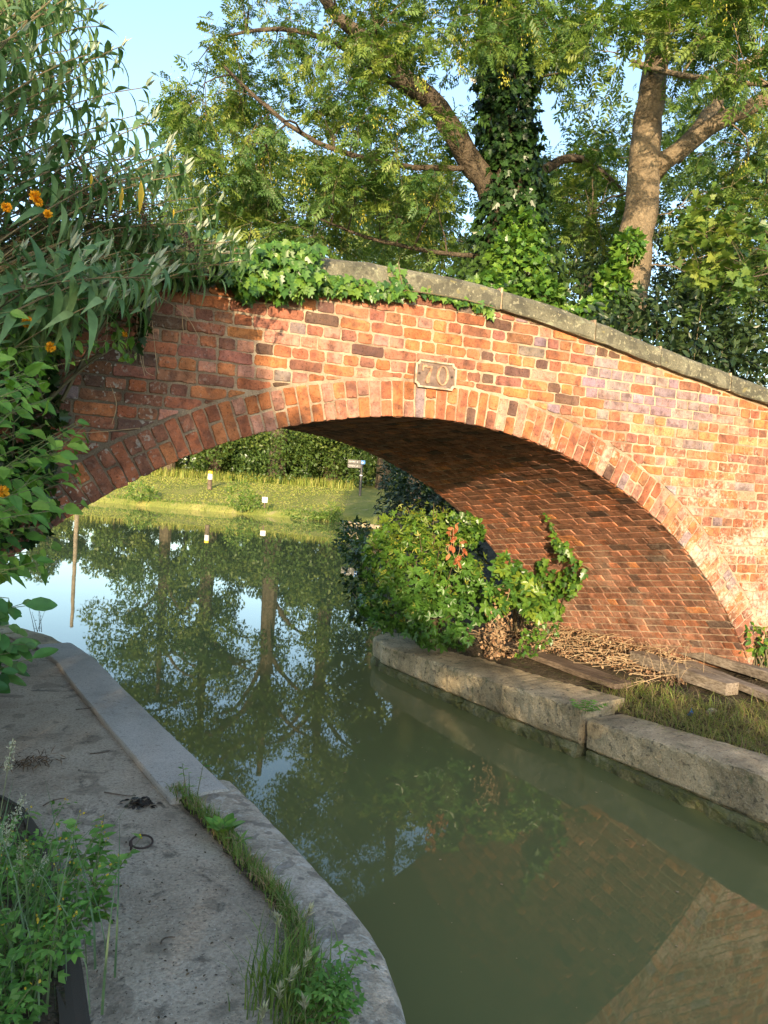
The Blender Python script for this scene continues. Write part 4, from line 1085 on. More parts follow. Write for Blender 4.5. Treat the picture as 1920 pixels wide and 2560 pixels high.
# ================================================================== FAR BANK
def far_tree(label, x, d, h, r, mat, n, size=0.3, name='bank_tree', group='trees along the far bank', low=0.8):
    b = at_depth(x, 1200, d * FD); b[2] = far_z(14) * 0.9
    t = thing(name, label, 'tree' if h > 4 else 'shrub', b, group)
    mb = MB(); mb.add(*tube_vf(np.array([b - [0, 0, .3], b + [0.05, 0, h * .35], b + [0.1, 0.1, h * .8]]), np.array([.03, .022, .008]) * h, 8)); 
    for k in range(9):
        z = h * random.uniform(0.2, 0.7); a = random.uniform(0, 6.28); e = np.array([math.cos(a) * r * .8, math.sin(a) * r * .8, z + h * .15])
        mb.add(*tube_vf(curve_pts(b + [0.05, 0, z], b + e, np.array([0, 0, .1 * h]), 6), np.linspace(.009 * h, .003 * h, 6), 5, False))
    mb.build('trunk', M_BARKD, t)
    cl = []
    for k in range(int(14 + h * 2)):
        z = random.uniform(low / h, 1.0); w = r * math.sqrt(max(0.05, 1 - (2 * z - 0.8) ** 2 / 1.7)); a = random.uniform(0, 6.28); q = w * math.sqrt(random.random())
        cl.append((b + np.array([math.cos(a) * q, math.sin(a) * q, z * h]), np.array([.32, .32, .26]) * r * random.uniform(.6, 1.2)))
    P = np.concatenate([ellipsoid(n // len(cl), c, rr, 0.4) for c, rr in cl]); o = unit(rng.normal(size=P.shape)); m = len(P)
    rn = np.repeat(rng.random(len(cl)), n // len(cl)) * .6 + rng.random(m) * .4
    scatter('crown', rhomb(0.28, .08), P, o, up_normals(m, .9), size * (.6 + .7 * rng.random(m)), mat, t, 'stuff', rn)
    return t
labs = ['low hedge bush at the far left end of the far bank', 'low hedge bush behind the utility pole', 'rounded hedge bush left of the marker post', 'leafy tree right behind the marker post',
        'bushy tree behind the mown grass, next to the marker post', 'dense tree behind the white box on the far bank', 'broad tree between white box and fingerpost', 'dense dark tree behind the fingerpost']
for (x, d, h, r, n), lab in zip(((-150, 50, 4.6, 3.2, 1500), (110, 48, 4.2, 2.8, 1700), (290, 47, 3.9, 2.6, 1700), (420, 47, 15.0, 4.2, 4400),
                                 (530, 48, 20.0, 5.4, 6400), (690, 46, 21, 5.4, 6600), (830, 47, 21, 5.4, 6600), (960, 44, 19.0, 5.0, 6000)), labs):
    far_tree(lab, x, d, h, r, L_ASHD, n * 4, 0.25, low=0.0)
far_tree('tall leafy tree on the right bank beyond the dark bush', 1230, 31, 12, 3.4, L_ASHD, 11000, 0.25, low=0.5)
for x, d, h, lab in ((360, 53, 5.0, 'hedge bush filling the gap left of the bushy tree'), (470, 52, 6.0, 'hedge bush behind the bushy tree'), (570, 52, 5.5, 'hedge bush left of the tree behind the white box'), (640, 51, 5.5, 'hedge bush under the tree behind the white box'), (720, 51, 6, 'hedge bush right of the white box'), (790, 50, 5.5, 'hedge bush left of the fingerpost'), (880, 54, 6, 'hedge bush directly behind the fingerpost'), (950, 48, 6, 'hedge bush right of the fingerpost'), (200, 52, 3.6, 'low hedge bush left of the gap in the tree line')):
    far_tree(lab, x, d, h, 2.6, L_ASHD, 8500, .25, low=0.0)
# hedge foot: rough long grass
def along_far(n, d0, d1, s0=-22, s1=13):
    k = rng.random(n); i = np.interp(s0 + (s1 - s0) * k, EDGE_F[:, 0], np.arange(len(EDGE_F))); f0 = i.astype(int).clip(0, len(EDGE_F) - 2)
    P = EDGE_F[f0] + (EDGE_F[f0 + 1] - EDGE_F[f0]) * (i - f0)[:, None]; d = d0 + (d1 - d0) * rng.random(n)
    P = P + np.array([0.42, 0.91]) * d[:, None]; return np.c_[P, far_z(d)]
tag(grass_clump_mesh('long_grass', along_far(6500, 9.0, 12.5), 0.6, .3, L_LAWN, kind='stuff', wid=0.03, lean=.5), 'long uncut grass at the foot of the far hedge', 'grass')
tag(grass_clump_mesh('mown_grass', along_far(26000, 0.5, 9.4), 0.06, .1, L_LAWN, kind='stuff', wid=0.04, lean=.5), 'short mown grass of the far bank', 'grass')
tag(grass_clump_mesh('waterside_grass', along_far(2200, 0.1, 0.7), 0.2, .2, L_GRASS, kind='stuff', wid=0.018, lean=.8), 'fringe of rank grass along the far water edge', 'grass')
def bank_weed(label, x, y, d, rr, n):
    c = at_depth(x, y, d * FD); leaf_cloud('bank_weed', label, 'weed', rhomb(.2), L_GRASS, [(c, np.array(rr)), (c + [rr[0] * .7, 0, -rr[2] * .3], np.array(rr) * .7)], n, 0.16, (c[0], c[1], .3), 'weed clumps on the far water edge', stem=M_STEM, stems=8)
bank_weed('leafy weed clump at the water below the marker post', 350, 1228, 36.0, (.7, .5, .5), 520)
bank_weed('large leafy weed clump at the water between the post and the white box', 600, 1240, 34.5, (.8, .5, .75), 700)
bank_weed('low weed clump at the water left of the stone edging', 770, 1285, 33, (1.3, .4, .25), 520)
bank_weed('spiky weed clump at the water close to the stone edging', 830, 1280, 32.5, (.35, .3, .45), 240)
t = thing('stone_edging', 'rough rubble stone edging at the far water line by the dark bush', 'edging', at_z(905, 1313, WZ))
for i in range(14):
    p = at_z(868 + i * 6, 1312 + i * 0.9 - (i % 2) * 4, WZ + 0.1 + 0.14 * (i % 2)); u = np.linspace(0, math.pi, 6); vv = np.linspace(0, 2 * math.pi, 9)[:-1]
    V = [p + np.array([.2, .16, .11]) * np.array([math.sin(a) * math.cos(b), math.sin(a) * math.sin(b), math.cos(a)]) * random.uniform(.8, 1.15) for a in u for b in vv]
    mb = MB(); mb.add(V, [[k * 8 + j, k * 8 + (j + 1) % 8, (k + 1) * 8 + (j + 1) % 8, (k + 1) * 8 + j] for k in range(5) for j in range(8)]); mb.build('stone', M_KERBR, t)
# marker post
pp = at_depth(524, 1219, 39.0 * FD)
t = thing('marker_post', 'short dark wooden post with white and yellow top on the mown bank', 'post', pp)
def cyl(c, r, h, mat, name, par, n=12):
    mb = MB(); mb.add(*tube_vf(np.array([c, np.asarray(c) + [0, 0, h]]), np.array([r, r]), n)); return mb.build(name, mat, par)
M_WHITE = plain('white_paint', (0.78, 0.78, 0.76), 0.5, var=0.05)
M_YEL = plain('yellow_paint', (0.75, 0.55, 0.03), 0.5, var=0.05)
M_BLACK = plain('black_paint', (0.03, 0.032, 0.035), 0.45, var=0.2)
cyl(pp - [0, 0, .1], .125, 1.02, M_WOODD, 'shaft', t); cyl(pp + [0, 0, .47], .13, .30, M_WHITE, 'white_band', t); cyl(pp + [0, 0, .77], .13, .17, M_YEL, 'yellow_cap', t)
wp = at_depth(662, 1257, 33.9 * FD)
t = thing('white_marker', 'small white square marker on a short stake near the water', 'marker', wp)
mb = MB(); mb.add(*box_vf(wp + [0, 0, .15], _RT, _FA, (0, 0, 1), (.125, .07, .13))); mb.build('panel', M_WHITE, t); cyl(wp - [0, 0, .25], .04, .3, M_WOODD, 'stake', t, 8)
# fingerpost
fp_ = at_depth(900, 1233, 38.0 * FD)
t = thing('fingerpost', 'black canal fingerpost with two arms and blue square across the water', 'signpost', fp_)
cyl(fp_ - [0, 0, .2], .075, 2.0, M_BLACK, 'post', t)
M_BLUE = plain('blue_sign', (0.03, 0.22, 0.62), 0.5, var=0.05)
for k, z in enumerate((1.70, 1.47)):
    c = fp_ + [0, 0, z] - _RT * .40 - _FA * .12
    mb = MB(); mb.add(*box_vf(c, _RT, _FA, (0, 0, 1), (.36, .02, .10))); arm = mb.build('arm', M_BLACK, t)
    mb = MB(); x = -.27
    for w in ((.03, .02, .05, .02, .03, .05), (.04, .04, .02, .05, .03, .02))[k]:
        mb.add(*box_vf(c + _RT * (x + w / 2) - _FA * .024, _RT, _FA, (0, 0, 1), (w / 2 * .55, .003, .020 if w < .04 else .012))); x += w + .022
    for a in ((0, .012), (-.025, -.02)): mb.add(*box_vf(c + _RT * (.17 + a[0]) - _FA * .024 + np.array([0, 0, a[1]]), _RT, _FA, (0, 0, 1), (.025, .003, .008)))
    mb.build('lettering', M_WHITE, arm)
c = fp_ + [0, 0, 1.70] + _RT * .07 - _FA * .14
mb = MB(); mb.add(*box_vf(c, _RT, _FA, (0, 0, 1), (.11, .012, .10))); bs = mb.build('pictogram_panel', M_BLUE, t)
mb = MB(); mb.add(*box_vf(c - _FA * .015 + np.array([0, 0, -.03]) - _RT * .03, _RT, _FA, (0, 0, 1), (.05, .003, .02))); mb.add(*box_vf(c - _FA * .015 + np.array([0, 0, .01]) - _RT * .05, _RT, _FA, (0, 0, 1), (.02, .003, .02))); mb.build('pictogram', M_WHITE, bs)
cyl(fp_ + [0, 0, .95], .079, .06, M_WHITE, 'white_disc', t)
# utility pole
up_ = at_depth(195, 1235, 46.0 * FD); up_[2] = 1.2
t = thing('utility_pole', 'tall bare wooden utility pole beyond the canal, mirrored in the water', 'pole', up_)
mb = MB(); mb.add(*tube_vf(np.array([up_ - [0, 0, .4], up_ + [0, 0, 7.6]]), np.array([.15, .11]), 12)); mb.build('shaft', M_WOOD, t)
mb = MB(); mb.add(*tube_vf(np.array([up_ + [0, 0, 7.58], up_ + [0, 0, 7.68]]), np.array([.125, .06]), 12)); mb.build('cap', M_WOODD, t)

# ================================================================== SHRUBS UNDER THE ARCH
def at_soffit(x, y):
    r = ray(x, y); t = np.linspace(3, 16, 2600)[:, None]; P = CAM + r * t
    d = np.hypot(P[:, 0] - ACX - SKEW * P[:, 1], P[:, 2] - ACZ) - AR
    ok = np.where((d > 0) & (P[:, 1] > 0.0))[0]
    return P[ok[0]] if len(ok) else P[-1]
WH = palmate(4, ellip(0.25))
c_ = [(at_depth(1000, 1330, 8.83), (0.318, 0.318, 0.233)), (at_depth(1075, 1330, 8.72), (0.318, 0.318, 0.254)), (at_depth(960, 1400, 8.61), (0.254, 0.297, 0.297)), (at_depth(1040, 1440, 8.39), (0.382, 0.382, 0.339)),
      (at_depth(1130, 1450, 8.18), (0.339, 0.339, 0.318)), (at_depth(990, 1520, 8.28), (0.382, 0.360, 0.265)), (at_depth(1090, 1560, 7.90), (0.360, 0.297, 0.233)), (at_depth(1200, 1500, 7.85), (0.254, 0.276, 0.233)), (at_depth(930, 1500, 8.61), (0.159, 0.212, 0.212)), (at_depth(1145, 1590, 7.63), (0.170, 0.148, 0.127))]
leaf_cloud('laurel_shrub', 'big glossy green shrub half sunlit on the right bank under the arch', 'shrub', WH, L_SHRUB, c_, 1900, 0.072, at_bank(1080, 1600), stems=30, rn=lambda P: np.clip((P[:, 2] - 0.6) / 1.2, 0, 1) * .6 + .4 * rng.random(len(P)))  # upper leaves tinted lighter and yellower, as if sunlit
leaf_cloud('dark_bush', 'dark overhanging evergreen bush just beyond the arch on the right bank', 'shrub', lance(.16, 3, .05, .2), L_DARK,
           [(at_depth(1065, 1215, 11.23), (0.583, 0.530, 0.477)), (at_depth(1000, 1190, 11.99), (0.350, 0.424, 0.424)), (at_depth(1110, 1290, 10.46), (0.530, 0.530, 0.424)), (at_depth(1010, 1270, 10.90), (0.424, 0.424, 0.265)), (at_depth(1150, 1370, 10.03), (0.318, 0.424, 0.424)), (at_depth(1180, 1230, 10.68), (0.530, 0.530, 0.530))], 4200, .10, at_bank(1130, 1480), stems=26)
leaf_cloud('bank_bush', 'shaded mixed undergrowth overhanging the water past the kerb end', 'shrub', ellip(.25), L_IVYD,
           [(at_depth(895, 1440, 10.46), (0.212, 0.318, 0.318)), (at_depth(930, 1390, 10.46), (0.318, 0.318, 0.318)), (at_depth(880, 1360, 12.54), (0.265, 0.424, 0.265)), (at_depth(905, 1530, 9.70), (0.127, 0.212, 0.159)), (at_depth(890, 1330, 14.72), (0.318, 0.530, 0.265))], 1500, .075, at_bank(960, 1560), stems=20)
leaf_cloud('laurel_shrub', 'yellow-tipped young shoots rising out of the top of the shrub under the arch', 'shrub', palmate(3, lance(.15, 3, .04, .2)), L_SHRUBY, [(c + np.array([0, 0, .12]), np.array(r) * 1.12) for c, r in c_[:6]], 620, .06, at_bank(1060, 1600), stems=40)
# virginia creeper spray
leaf_cloud('creeper', 'five-fingered creeper spray between the shrub and the arch wall', 'climber', palmate(5, ellip(.26)), L_SHRUB, [(at_depth(1270, 1420, 7.67), (0.148, 0.148, 0.138)), (at_depth(1310, 1470, 7.51), (0.170, 0.170, 0.127)), (at_depth(1250, 1500, 7.35), (0.212, 0.170, 0.148)), (at_depth(1340, 1520, 7.30), (0.148, 0.148, 0.106))], 230, .085, at_bank(1300, 1580), stems=12)
# ivy on the soffit wall
def soffit_ivy(label, polys, n, size, mat, base):
    t = thing('ivy', label, 'ivy', base); P = []
    for pl, k in polys: P += [at_soffit(x, y) for x, y in rand_poly(pl, int(n * k))]
    P = np.array(P); nn = np.stack([-(P[:, 0] - ACX - SKEW * P[:, 1]), np.zeros(len(P)), -(P[:, 2] - ACZ)], -1); nn = unit(nn)
    lift = 0.015 + 0.08 * rng.random(len(P)) ** 1.5
    ax = rng.normal(size=P.shape) * .5 + nn * .3; ax[:, 2] -= .7
    scatter('leaves', ivy_leaf(), P + nn * lift[:, None], ax, nn + rng.normal(size=P.shape) * .35 + np.array([0, -.5, .2]), size * (.6 + .8 * rng.random(len(P))), mat, t, 'stuff')
    return t, P
t, P = soffit_ivy('bright ivy fan climbing the sunlit inside of the arch', [([[1385, 1330], [1410, 1330], [1450, 1385], [1478, 1420], [1455, 1465], [1420, 1500], [1410, 1540], [1380, 1545], [1395, 1460], [1410, 1400]], .55), ([[1350, 1400], [1375, 1385], [1395, 1450], [1400, 1540], [1330, 1545], [1345, 1470]], .45)], 330, .062, L_IVY, at_bank(1400, 1560))
mb = MB()
for line in ([(1370, 1290), (1385, 1315), (1400, 1345), (1440, 1400), (1420, 1470), (1395, 1545)], [(1400, 1540), (1370, 1470), (1365, 1390)], [(1440, 1400), (1478, 1420)]):
    Q = np.array([at_soffit(*q) for q in line]) + np.array([-.02, -.01, -.01]); mb.add(*tube_vf(smooth_poly(Q, 12), np.linspace(.003, .006, 12), 5, False))
mb.build('stem', M_TWIG, t)
Q = np.array([at_soffit(x, y) for x, y in [(1366, 1283), (1373, 1295), (1380, 1310), (1384, 1320), (1390, 1330)]]) + np.array([-.03, -.02, -.01])
scatter('young_leaves', ivy_leaf(), np.repeat(Q, 3, 0) + rng.normal(size=(15, 3)) * .012, rdir(15, -.3), np.tile([-.5, -.8, .2], (15, 1)) + rng.normal(size=(15, 3)) * .2, .035, L_IVY, t, 'stuff')
soffit_ivy('ivy tuft hanging at the broken far edge of the arch', [([[1135, 1268], [1200, 1285], [1222, 1320], [1195, 1360], [1150, 1345]], 1.0)], 260, .06, L_IVY, at_bank(1220, 1480))
# rusty dead leaves and dry brown creeper
def loose_leaves(name, label, cat, poly, d0, d1, n, tpl, size, mat, base, stem=M_DRYSTEM):
    t = thing(name, label, cat, base); P = px_targets(poly, d0, d1, n); ax = rng.normal(size=P.shape) * .5; ax[:, 2] -= .8
    scatter('leaves', tpl, P, ax, rdir(n) + np.array([0, -.8, 0]), size * (.6 + .8 * rng.random(n)), mat, t, 'stuff')
    mb = MB()
    for i in range(10):
        a, b = P[random.randrange(n)], P[random.randrange(n)]; mb.add(*tube_vf(curve_pts(a, b, rng.normal(size=3) * .04, 6), np.full(6, .0022), 4, False))
    mb.build('stem', stem, t); return t
loose_leaves('dead_branch', 'hanging rust-red dead leaves above the shrub', 'dead branch', [[1125, 1285], [1150, 1290], [1165, 1360], [1145, 1420], [1120, 1390]], 7.8, 8.0, 46, ellip(.26), .06, L_RUST, at_bank(1150, 1560))
loose_leaves('dead_creeper', 'column of dry brown creeper leaves beside the wide plank', 'climber', [[1245, 1460], [1275, 1470], [1280, 1560], [1250, 1645], [1195, 1640], [1215, 1560]], 7.2, 7.45, 190, ellip(.3), .04, L_DEAD, at_bank(1230, 1640))
loose_leaves('ivy', 'small green ivy trail growing over the wide plank', 'ivy', [[1300, 1580], [1340, 1560], [1400, 1540], [1390, 1590], [1340, 1640], [1290, 1640]], 6.95, 7.2, 130, ivy_leaf(), .045, L_IVY, at_bank(1320, 1640), M_TWIG)
c = at_depth(1892, 1598, 6.7)
leaf_cloud('sapling', 'small bright green sapling at the foot of the arch ring', 'shrub', ellip(.24), L_SHRUB, [(c, (.14, .12, .14)), (c + [.14, 0, -.08], (.14, .12, .16))], 190, .07, at_bank(1900, 1700))
def rosette(name, label, base, tpl, mat, n, size, up=.5, stemh=0.0, cat='weed'):
    t = thing(name, label, cat, base); a = np.arange(n) * 2.4; ax = np.stack([np.cos(a), np.sin(a), np.full(n, up) + .3 * rng.random(n)], -1)
    P = np.tile(base, (n, 1)) + np.array([0, 0, 1.0]) * (stemh * np.arange(n) / n)[:, None]
    nm = np.stack([-np.cos(a) * up, -np.sin(a) * up, np.ones(n)], -1)
    scatter('leaves', tpl, P, ax, nm, size * (.7 + .5 * rng.random(n)), mat, t, 'stuff')
    mb = MB(); mb.add(*tube_vf(np.array([base - [0, 0, .02], base + [0.004, 0, stemh * .5 + .01], base + [0, 0.003, stemh + .02]]), np.array([.004, .003, .002]), 5)); mb.build('stem', M_STEM, t)
    return t
rosette('seedling', 'bright green pinnate seedling growing in the gap between the kerb blocks', at_z(1463, 1778, .17), compound(4, .3, .2, .15), L_WEED, 9, .16, .5)
tag(rosette('seedling', 'little leafy weed tuft at the rounded end of the kerb block', at_z(925, 1580, .08), compound(3, .3, .2, .15), L_SHRUB, 12, .12, .6))

# ================================================================== IVY UNDER THE COPING
t = thing('ivy', 'fresh green ivy hanging over the coping at the crown of the bridge', 'ivy', at_face(680, 640))
def wall_ivy(poly, n, size, lift):
    q = rand_poly(poly, n); P = np.array([at_face(x, y, 0) for x, y in q]); l = lift * rng.random(n); P[:, 1] -= 0.02 + l
    ax = np.stack([rng.normal(size=n) * .35, -.25 + .15 * rng.normal(size=n), -.8 + .3 * rng.normal(size=n)], -1)
    nm = np.stack([rng.normal(size=n) * .4, -1 + .2 * rng.normal(size=n), .45 + .4 * rng.normal(size=n)], -1)
    return P, ax, nm, size * (.55 + .8 * rng.random(n))
parts_ = [wall_ivy([[545, 680], [590, 635], [690, 615], [790, 625], [785, 690], [800, 705], [740, 745], [660, 735], [600, 745], [560, 715]], 760, .057, .17),
          wall_ivy([[780, 680], [880, 700], [1010, 715], [1040, 738], [960, 748], [870, 738], [780, 730]], 270, .055, .07),
          wall_ivy([[965, 660], [1000, 665], [1020, 740], [975, 735]], 40, .055, .05),
          wall_ivy([[1040, 720], [1150, 745], [1235, 770], [1225, 782], [1140, 760], [1045, 740]], 60, .05, .04),
          wall_ivy([[1208, 770], [1228, 772], [1226, 790], [1212, 790]], 8, .05, .03),
          wall_ivy([[560, 700], [790, 700], [780, 752], [720, 738], [690, 755], [650, 738], [600, 760]], 120, .062, .05)]
P, ax, nm, sz = [np.concatenate(k) for k in zip(*parts_)]
scatter('leaves', ivy_leaf(), P, ax, nm, sz, L_IVY, t, 'stuff')
mb = MB()
for ln in ([(560, 690), (680, 690), (800, 705), (900, 720), (1040, 735), (1150, 752), (1225, 775)], [(680, 640), (700, 700), (690, 745)], [(985, 660), (990, 700), (1000, 735)], [(760, 640), (720, 690), (740, 740)]):
    Q = np.array([at_face(*q) for q in ln]) + np.array([0, -.07, 0]); mb.add(*tube_vf(smooth_poly(Q, 20), np.full(20, .004), 5, False))
mb.build('stem', M_TWIG, t)
# light new tendrils standing above the coping
P = px_targets([[640, 615], [720, 610], [790, 622], [700, 640]], 4.7, 5.0, 60)
scatter('young_leaves', ivy_leaf(), P, rdir(60, .3), np.tile([0, -1, .4], (60, 1)) + rng.normal(size=(60, 3)) * .4, .045, L_WEED, t, 'stuff')

# ================================================================== LEFT: PLANTING BED, WEEDS, PATH DETAILS
BED = smooth_poly([[0.22, -4.6], [0.20, -3.2], [0.18, -2.62], [0.16, -2.18], [0.10, -1.6], [0.0, -1.2], [-0.35, -0.95], [-1.6, -0.75], [-5, -0.5]], 50)
_T = np.gradient(BED, axis=0); _T /= np.linalg.norm(_T, axis=1)[:, None]; _N = np.stack([-_T[:, 1], _T[:, 0]], -1)
if _N[5] @ np.array([-1, 0]) < 0: _N = -_N
def matting():
    m = NT('dark_matting'); w = m.n('TexWave'); w.inputs['Scale'].default_value = 170; w.inputs['Distortion'].default_value = 4; m.l(m.coord(), w.inputs['Vector'])
    m.color(m.mix(w.outputs['Fac'], (0.04, 0.035, 0.027), (0.075, 0.066, 0.05))); m.rough(0.9); m.bump(w.outputs['Fac'], .6, .004); return m.m
rows = []
for d, z in ((0.0, 0.385), (0.015, 0.42), (0.05, 0.475), (0.09, 0.495)):
    rows.append(np.c_[BED + _N * d, z + 0.006 * vnoise(BED[:, 0] * 9, BED[:, 1] * 9)])
mb = MB(); mb.add(*strip_mesh(rows)); tag(mb.build('bed_edging', matting()), 'dark woven matting folded down along the planting bed', 'edging')
rows = []
for d, z in ((0.07, 0.488), (0.2, 0.51), (0.5, 0.53), (1.2, 0.55), (3, 0.6), (7, 0.7)):
    rows.append(np.c_[BED + _N * d, z + 0.012 * vnoise(BED[:, 0] * 5 + d, BED[:, 1] * 5)])
mb = MB(); mb.add(*strip_mesh(rows)); tag(mb.build('planting_bed', M_SOIL, smooth=True), 'raised bed of dark soil on the left of the towpath', 'bed', kind='structure')

# path debris
n = 300; q = rand_poly([[0, 1700], [180, 1760], [420, 1990], [520, 2060], [620, 2200], [720, 2400], [760, 2555], [240, 2555], [220, 2330], [330, 2120], [180, 1950], [0, 1880]], n)
P = np.array([at_z(x, y, .392) for x, y in q])
tag(scatter('path_debris', ellip(.3), P, rdir(n) * [1, 1, .15], up_normals(n, .3), 0.004 + .012 * rng.random(n) ** 3, leaf_mat('debris', (.03, .022, .014), (.08, .055, .03), (.2, .14, .08), .1, .9), kind='stuff'), 'scattered leaf bits and grit on the towpath', 'debris')
mb = MB()
for x, y, a, L in ((215, 1770, .2, .12), (135, 2005, .5, .10), (300, 1985, -.6, .16), (330, 2010, .9, .05), (345, 2006, -.2, .06), (420, 2350, .3, .05), (250, 1880, .1, .1), (480, 2010, 1.0, .06)):
    c = at_z(x, y, .395); d = np.array([math.cos(a), math.sin(a), 0.05]); Q = curve_pts(c - d * L / 2, c + d * L / 2, rng.normal(size=3) * np.array([.02, .02, .008]), 6); Q[:, 2] = np.maximum(Q[:, 2], .393)
    mb2 = MB(); mb2.add(*tube_vf(Q, np.linspace(.0035, .002, 6), 5))
    o = mb2.build('twig', M_WOODD)
    tag(o, {215: 'dark twig lying near the smooth kerb on the towpath', 135: 'twig beside the dead tuft on the towpath', 300: 'bent dark twig pointing at the dark wet scrap', 330: 'tiny twig in the dark wet scrap', 345: 'short dark stick in the middle of the towpath', 420: 'little stick lying on the near slab', 250: 'thin pale twig across the worn path', 480: 'twig end at the grass strip'}[x], 'twig', 'twigs on the towpath')
# mooring ring with its staple
c = at_z(354, 2112, .396); t = thing('mooring_ring', 'rusty iron mooring ring lying on the towpath', 'ring', c)
a = np.linspace(0, 2 * math.pi, 25); mb = MB(); Q = c + np.stack([0.042 * np.cos(a), .042 * np.sin(a), .006 + .014 * (1 + np.sin(a)) * .5], -1); mb.add(*tube_vf(Q, np.full(25, .0042), 7, False)); mb.build('ring', M_IRON, t)
b = np.linspace(0, math.pi, 9); mb = MB(); Q = c + np.stack([-.042 + 0 * b, .02 * np.cos(b), .026 * np.sin(b) - .006], -1); mb.add(*tube_vf(Q, np.full(9, .005), 6)); mb.build('staple', M_IRON, t)
n = 60; c = at_z(350, 2005, .393); P = c + rng.normal(size=(n, 3)) * [.03, .03, .004]; P[:, 2] = np.maximum(P[:, 2], .393)
tag(scatter('wet_leaf_scrap', ellip(.3), P, rdir(n) * [1, 1, .2], up_normals(n, .4), .03, L_DARK if False else leaf_mat('wet_leaf', (.012, .01, .008), (.025, .02, .015), (.05, .04, .03), .05, .5)), 'dark wet leaf scrap in the middle of the towpath', 'leaf', kind='stuff')
n = 160; c = at_z(85, 1900, .42); P = c + rng.normal(size=(n, 3)) * [.05, .04, .010]
tag(scatter('dead_tuft', lance(.05, 3, 0, .3), P, rdir(n) * [1, 1, .3], up_normals(n, .6), .05, leaf_mat('brown_tuft', (.03, .02, .012), (.10, .06, .03), (.26, .16, .08), .1, .9)), 'brown dead plant tuft at the back of the towpath', 'dead plant', kind='stuff')

# grass strip in the joint between slab and curved kerb
_jl = np.array([at_z(x, y, .394) for x, y in resample(np.array([[425, 1960], [520, 2055], [600, 2145], [690, 2245], [735, 2310], [765, 2430], [765, 2520], [740, 2640]], float), 40)])
_jt = np.gradient(_jl, axis=0); _jn = unit(np.c_[-_jt[:, 1], _jt[:, 0], np.zeros(40)])
mb = MB(); mb.add(*strip_mesh([_jl - _jn * (0.02 + .02 * rng.random((40, 1))), _jl + [0, 0, .012], _jl + _jn * (0.02 + .02 * rng.random((40, 1)))])); tag(mb.build('joint_soil', M_SOIL, kind='stuff', smooth=True), 'dark soil packed into the joint beside the curved kerb', 'soil')
ln = np.array([[440, 1975], [475, 2010], [520, 2050], [555, 2085], [600, 2140], [645, 2190], [690, 2240], [725, 2300], [750, 2370], [765, 2440], [765, 2520], [750, 2600]], float)
k = resample(ln, 300)[rng.integers(0, 300, 2300)]; k = k + rng.normal(size=k.shape) * np.interp(k[:, 1], [1975, 2080, 2250, 2450, 2600], [12, 15, 16, 26, 40])[:, None] * [.8, .5]
B = np.array([at_z(x, y, .40) for x, y in k])
tag(grass_clump_mesh('joint_grass', B[:1750], .065, .05, L_GRASS, kind='stuff', wid=.0022, lean=.9), 'strip of grass growing in the joint of the curved kerb', 'grass')
tag(grass_clump_mesh('joint_straw', B[1600:], .06, .05, L_STRAW, kind='stuff', wid=.0018, lean=1.3), 'dry bleached blades among the joint grass', 'grass')
B2 = np.array([at_z(700 + random.gauss(0, 50), 2500 + random.gauss(0, 50), .40) for _ in range(200)])
tag(grass_clump_mesh('tall_grass', B2, .17, .1, L_GRASS, kind='stuff', wid=.003, lean=.6), 'taller grass tuft at the near end of the joint', 'grass')
rosette('dock', 'broad-leaved dock rosette in the grass strip', at_z(556, 2085, .405), ellip(.24), L_WEED, 9, .095, .55, .02)
rosette('plantain', 'small plantain leaves where the two kerbs meet', at_z(600, 2110, .40), lance(.1, 4, .05, .3), L_WEED, 7, .08, .6, .01)
def herb(name, label, base, n, h, tpl, mat, size, lean=.3, flowers=None, stemmat=M_STEM, per=12, cat='weed', group=None):
    t = thing(name, label, cat, base, group); mb = MB(); P = []; A = []; tips = []
    for i in range(n):
        a = random.uniform(0, 6.28); H = h * random.uniform(.6, 1.15); b = base + rng.normal(size=3) * [.03, .03, 0]
        e = b + np.array([math.cos(a) * lean * H, math.sin(a) * lean * H, H]); Q = curve_pts(b, e, np.array([0, 0, .12 * H]), 8)
        mb.add(*tube_vf(Q, np.linspace(.0028, .001, 8), 4, False)); tips.append(e)
        u = np.sort(rng.random(per)) ; idx = np.minimum((u * 7).astype(int), 6); p = Q[idx] + (Q[idx + 1] - Q[idx]) * (u * 7 - idx)[:, None]
        b2 = np.arange(per) * 2.4 + a; ax = np.stack([np.cos(b2), np.sin(b2), .35 - .3 * rng.random(per)], -1); P.append(p); A.append(ax)
    mb.build('stem', stemmat, t); P = np.concatenate(P); A = np.concatenate(A); m = len(P)
    scatter('leaves', tpl, P, A, up_normals(m, .4), size * (.5 + .8 * rng.random(m)), mat, t, 'stuff')
    if flowers is not None:
        tips = np.array(tips); tt = np.repeat(tips, 3, 0) + rng.normal(size=(len(tips) * 3, 3)) * .008
        scatter('flowers', ellip(.35), tt, rdir(len(tt), .4), rdir(len(tt), .6), .009, flowers, t, 'stuff')
    return t
SER = serrated(.28, 5)
LOB = compound(2, .42, .3, .2)
herb('wispy_weed', 'thin upright weed at the joint between smooth and curved kerb', at_z(488, 2000, .40), 3, .2, lance(.12, 3, 0, .2), L_WEED, .035, .2)
herb('groundsel', 'bushy groundsel-like weed beside the curved kerb edge', at_z(850, 2505, .40), 7, .15, LOB, L_WEED, .05, .35)
herb('groundsel', 'second leafy weed at the near foot of the curved kerb', at_z(800, 2560, .40), 6, .12, LOB, L_WEED, .05, .5)
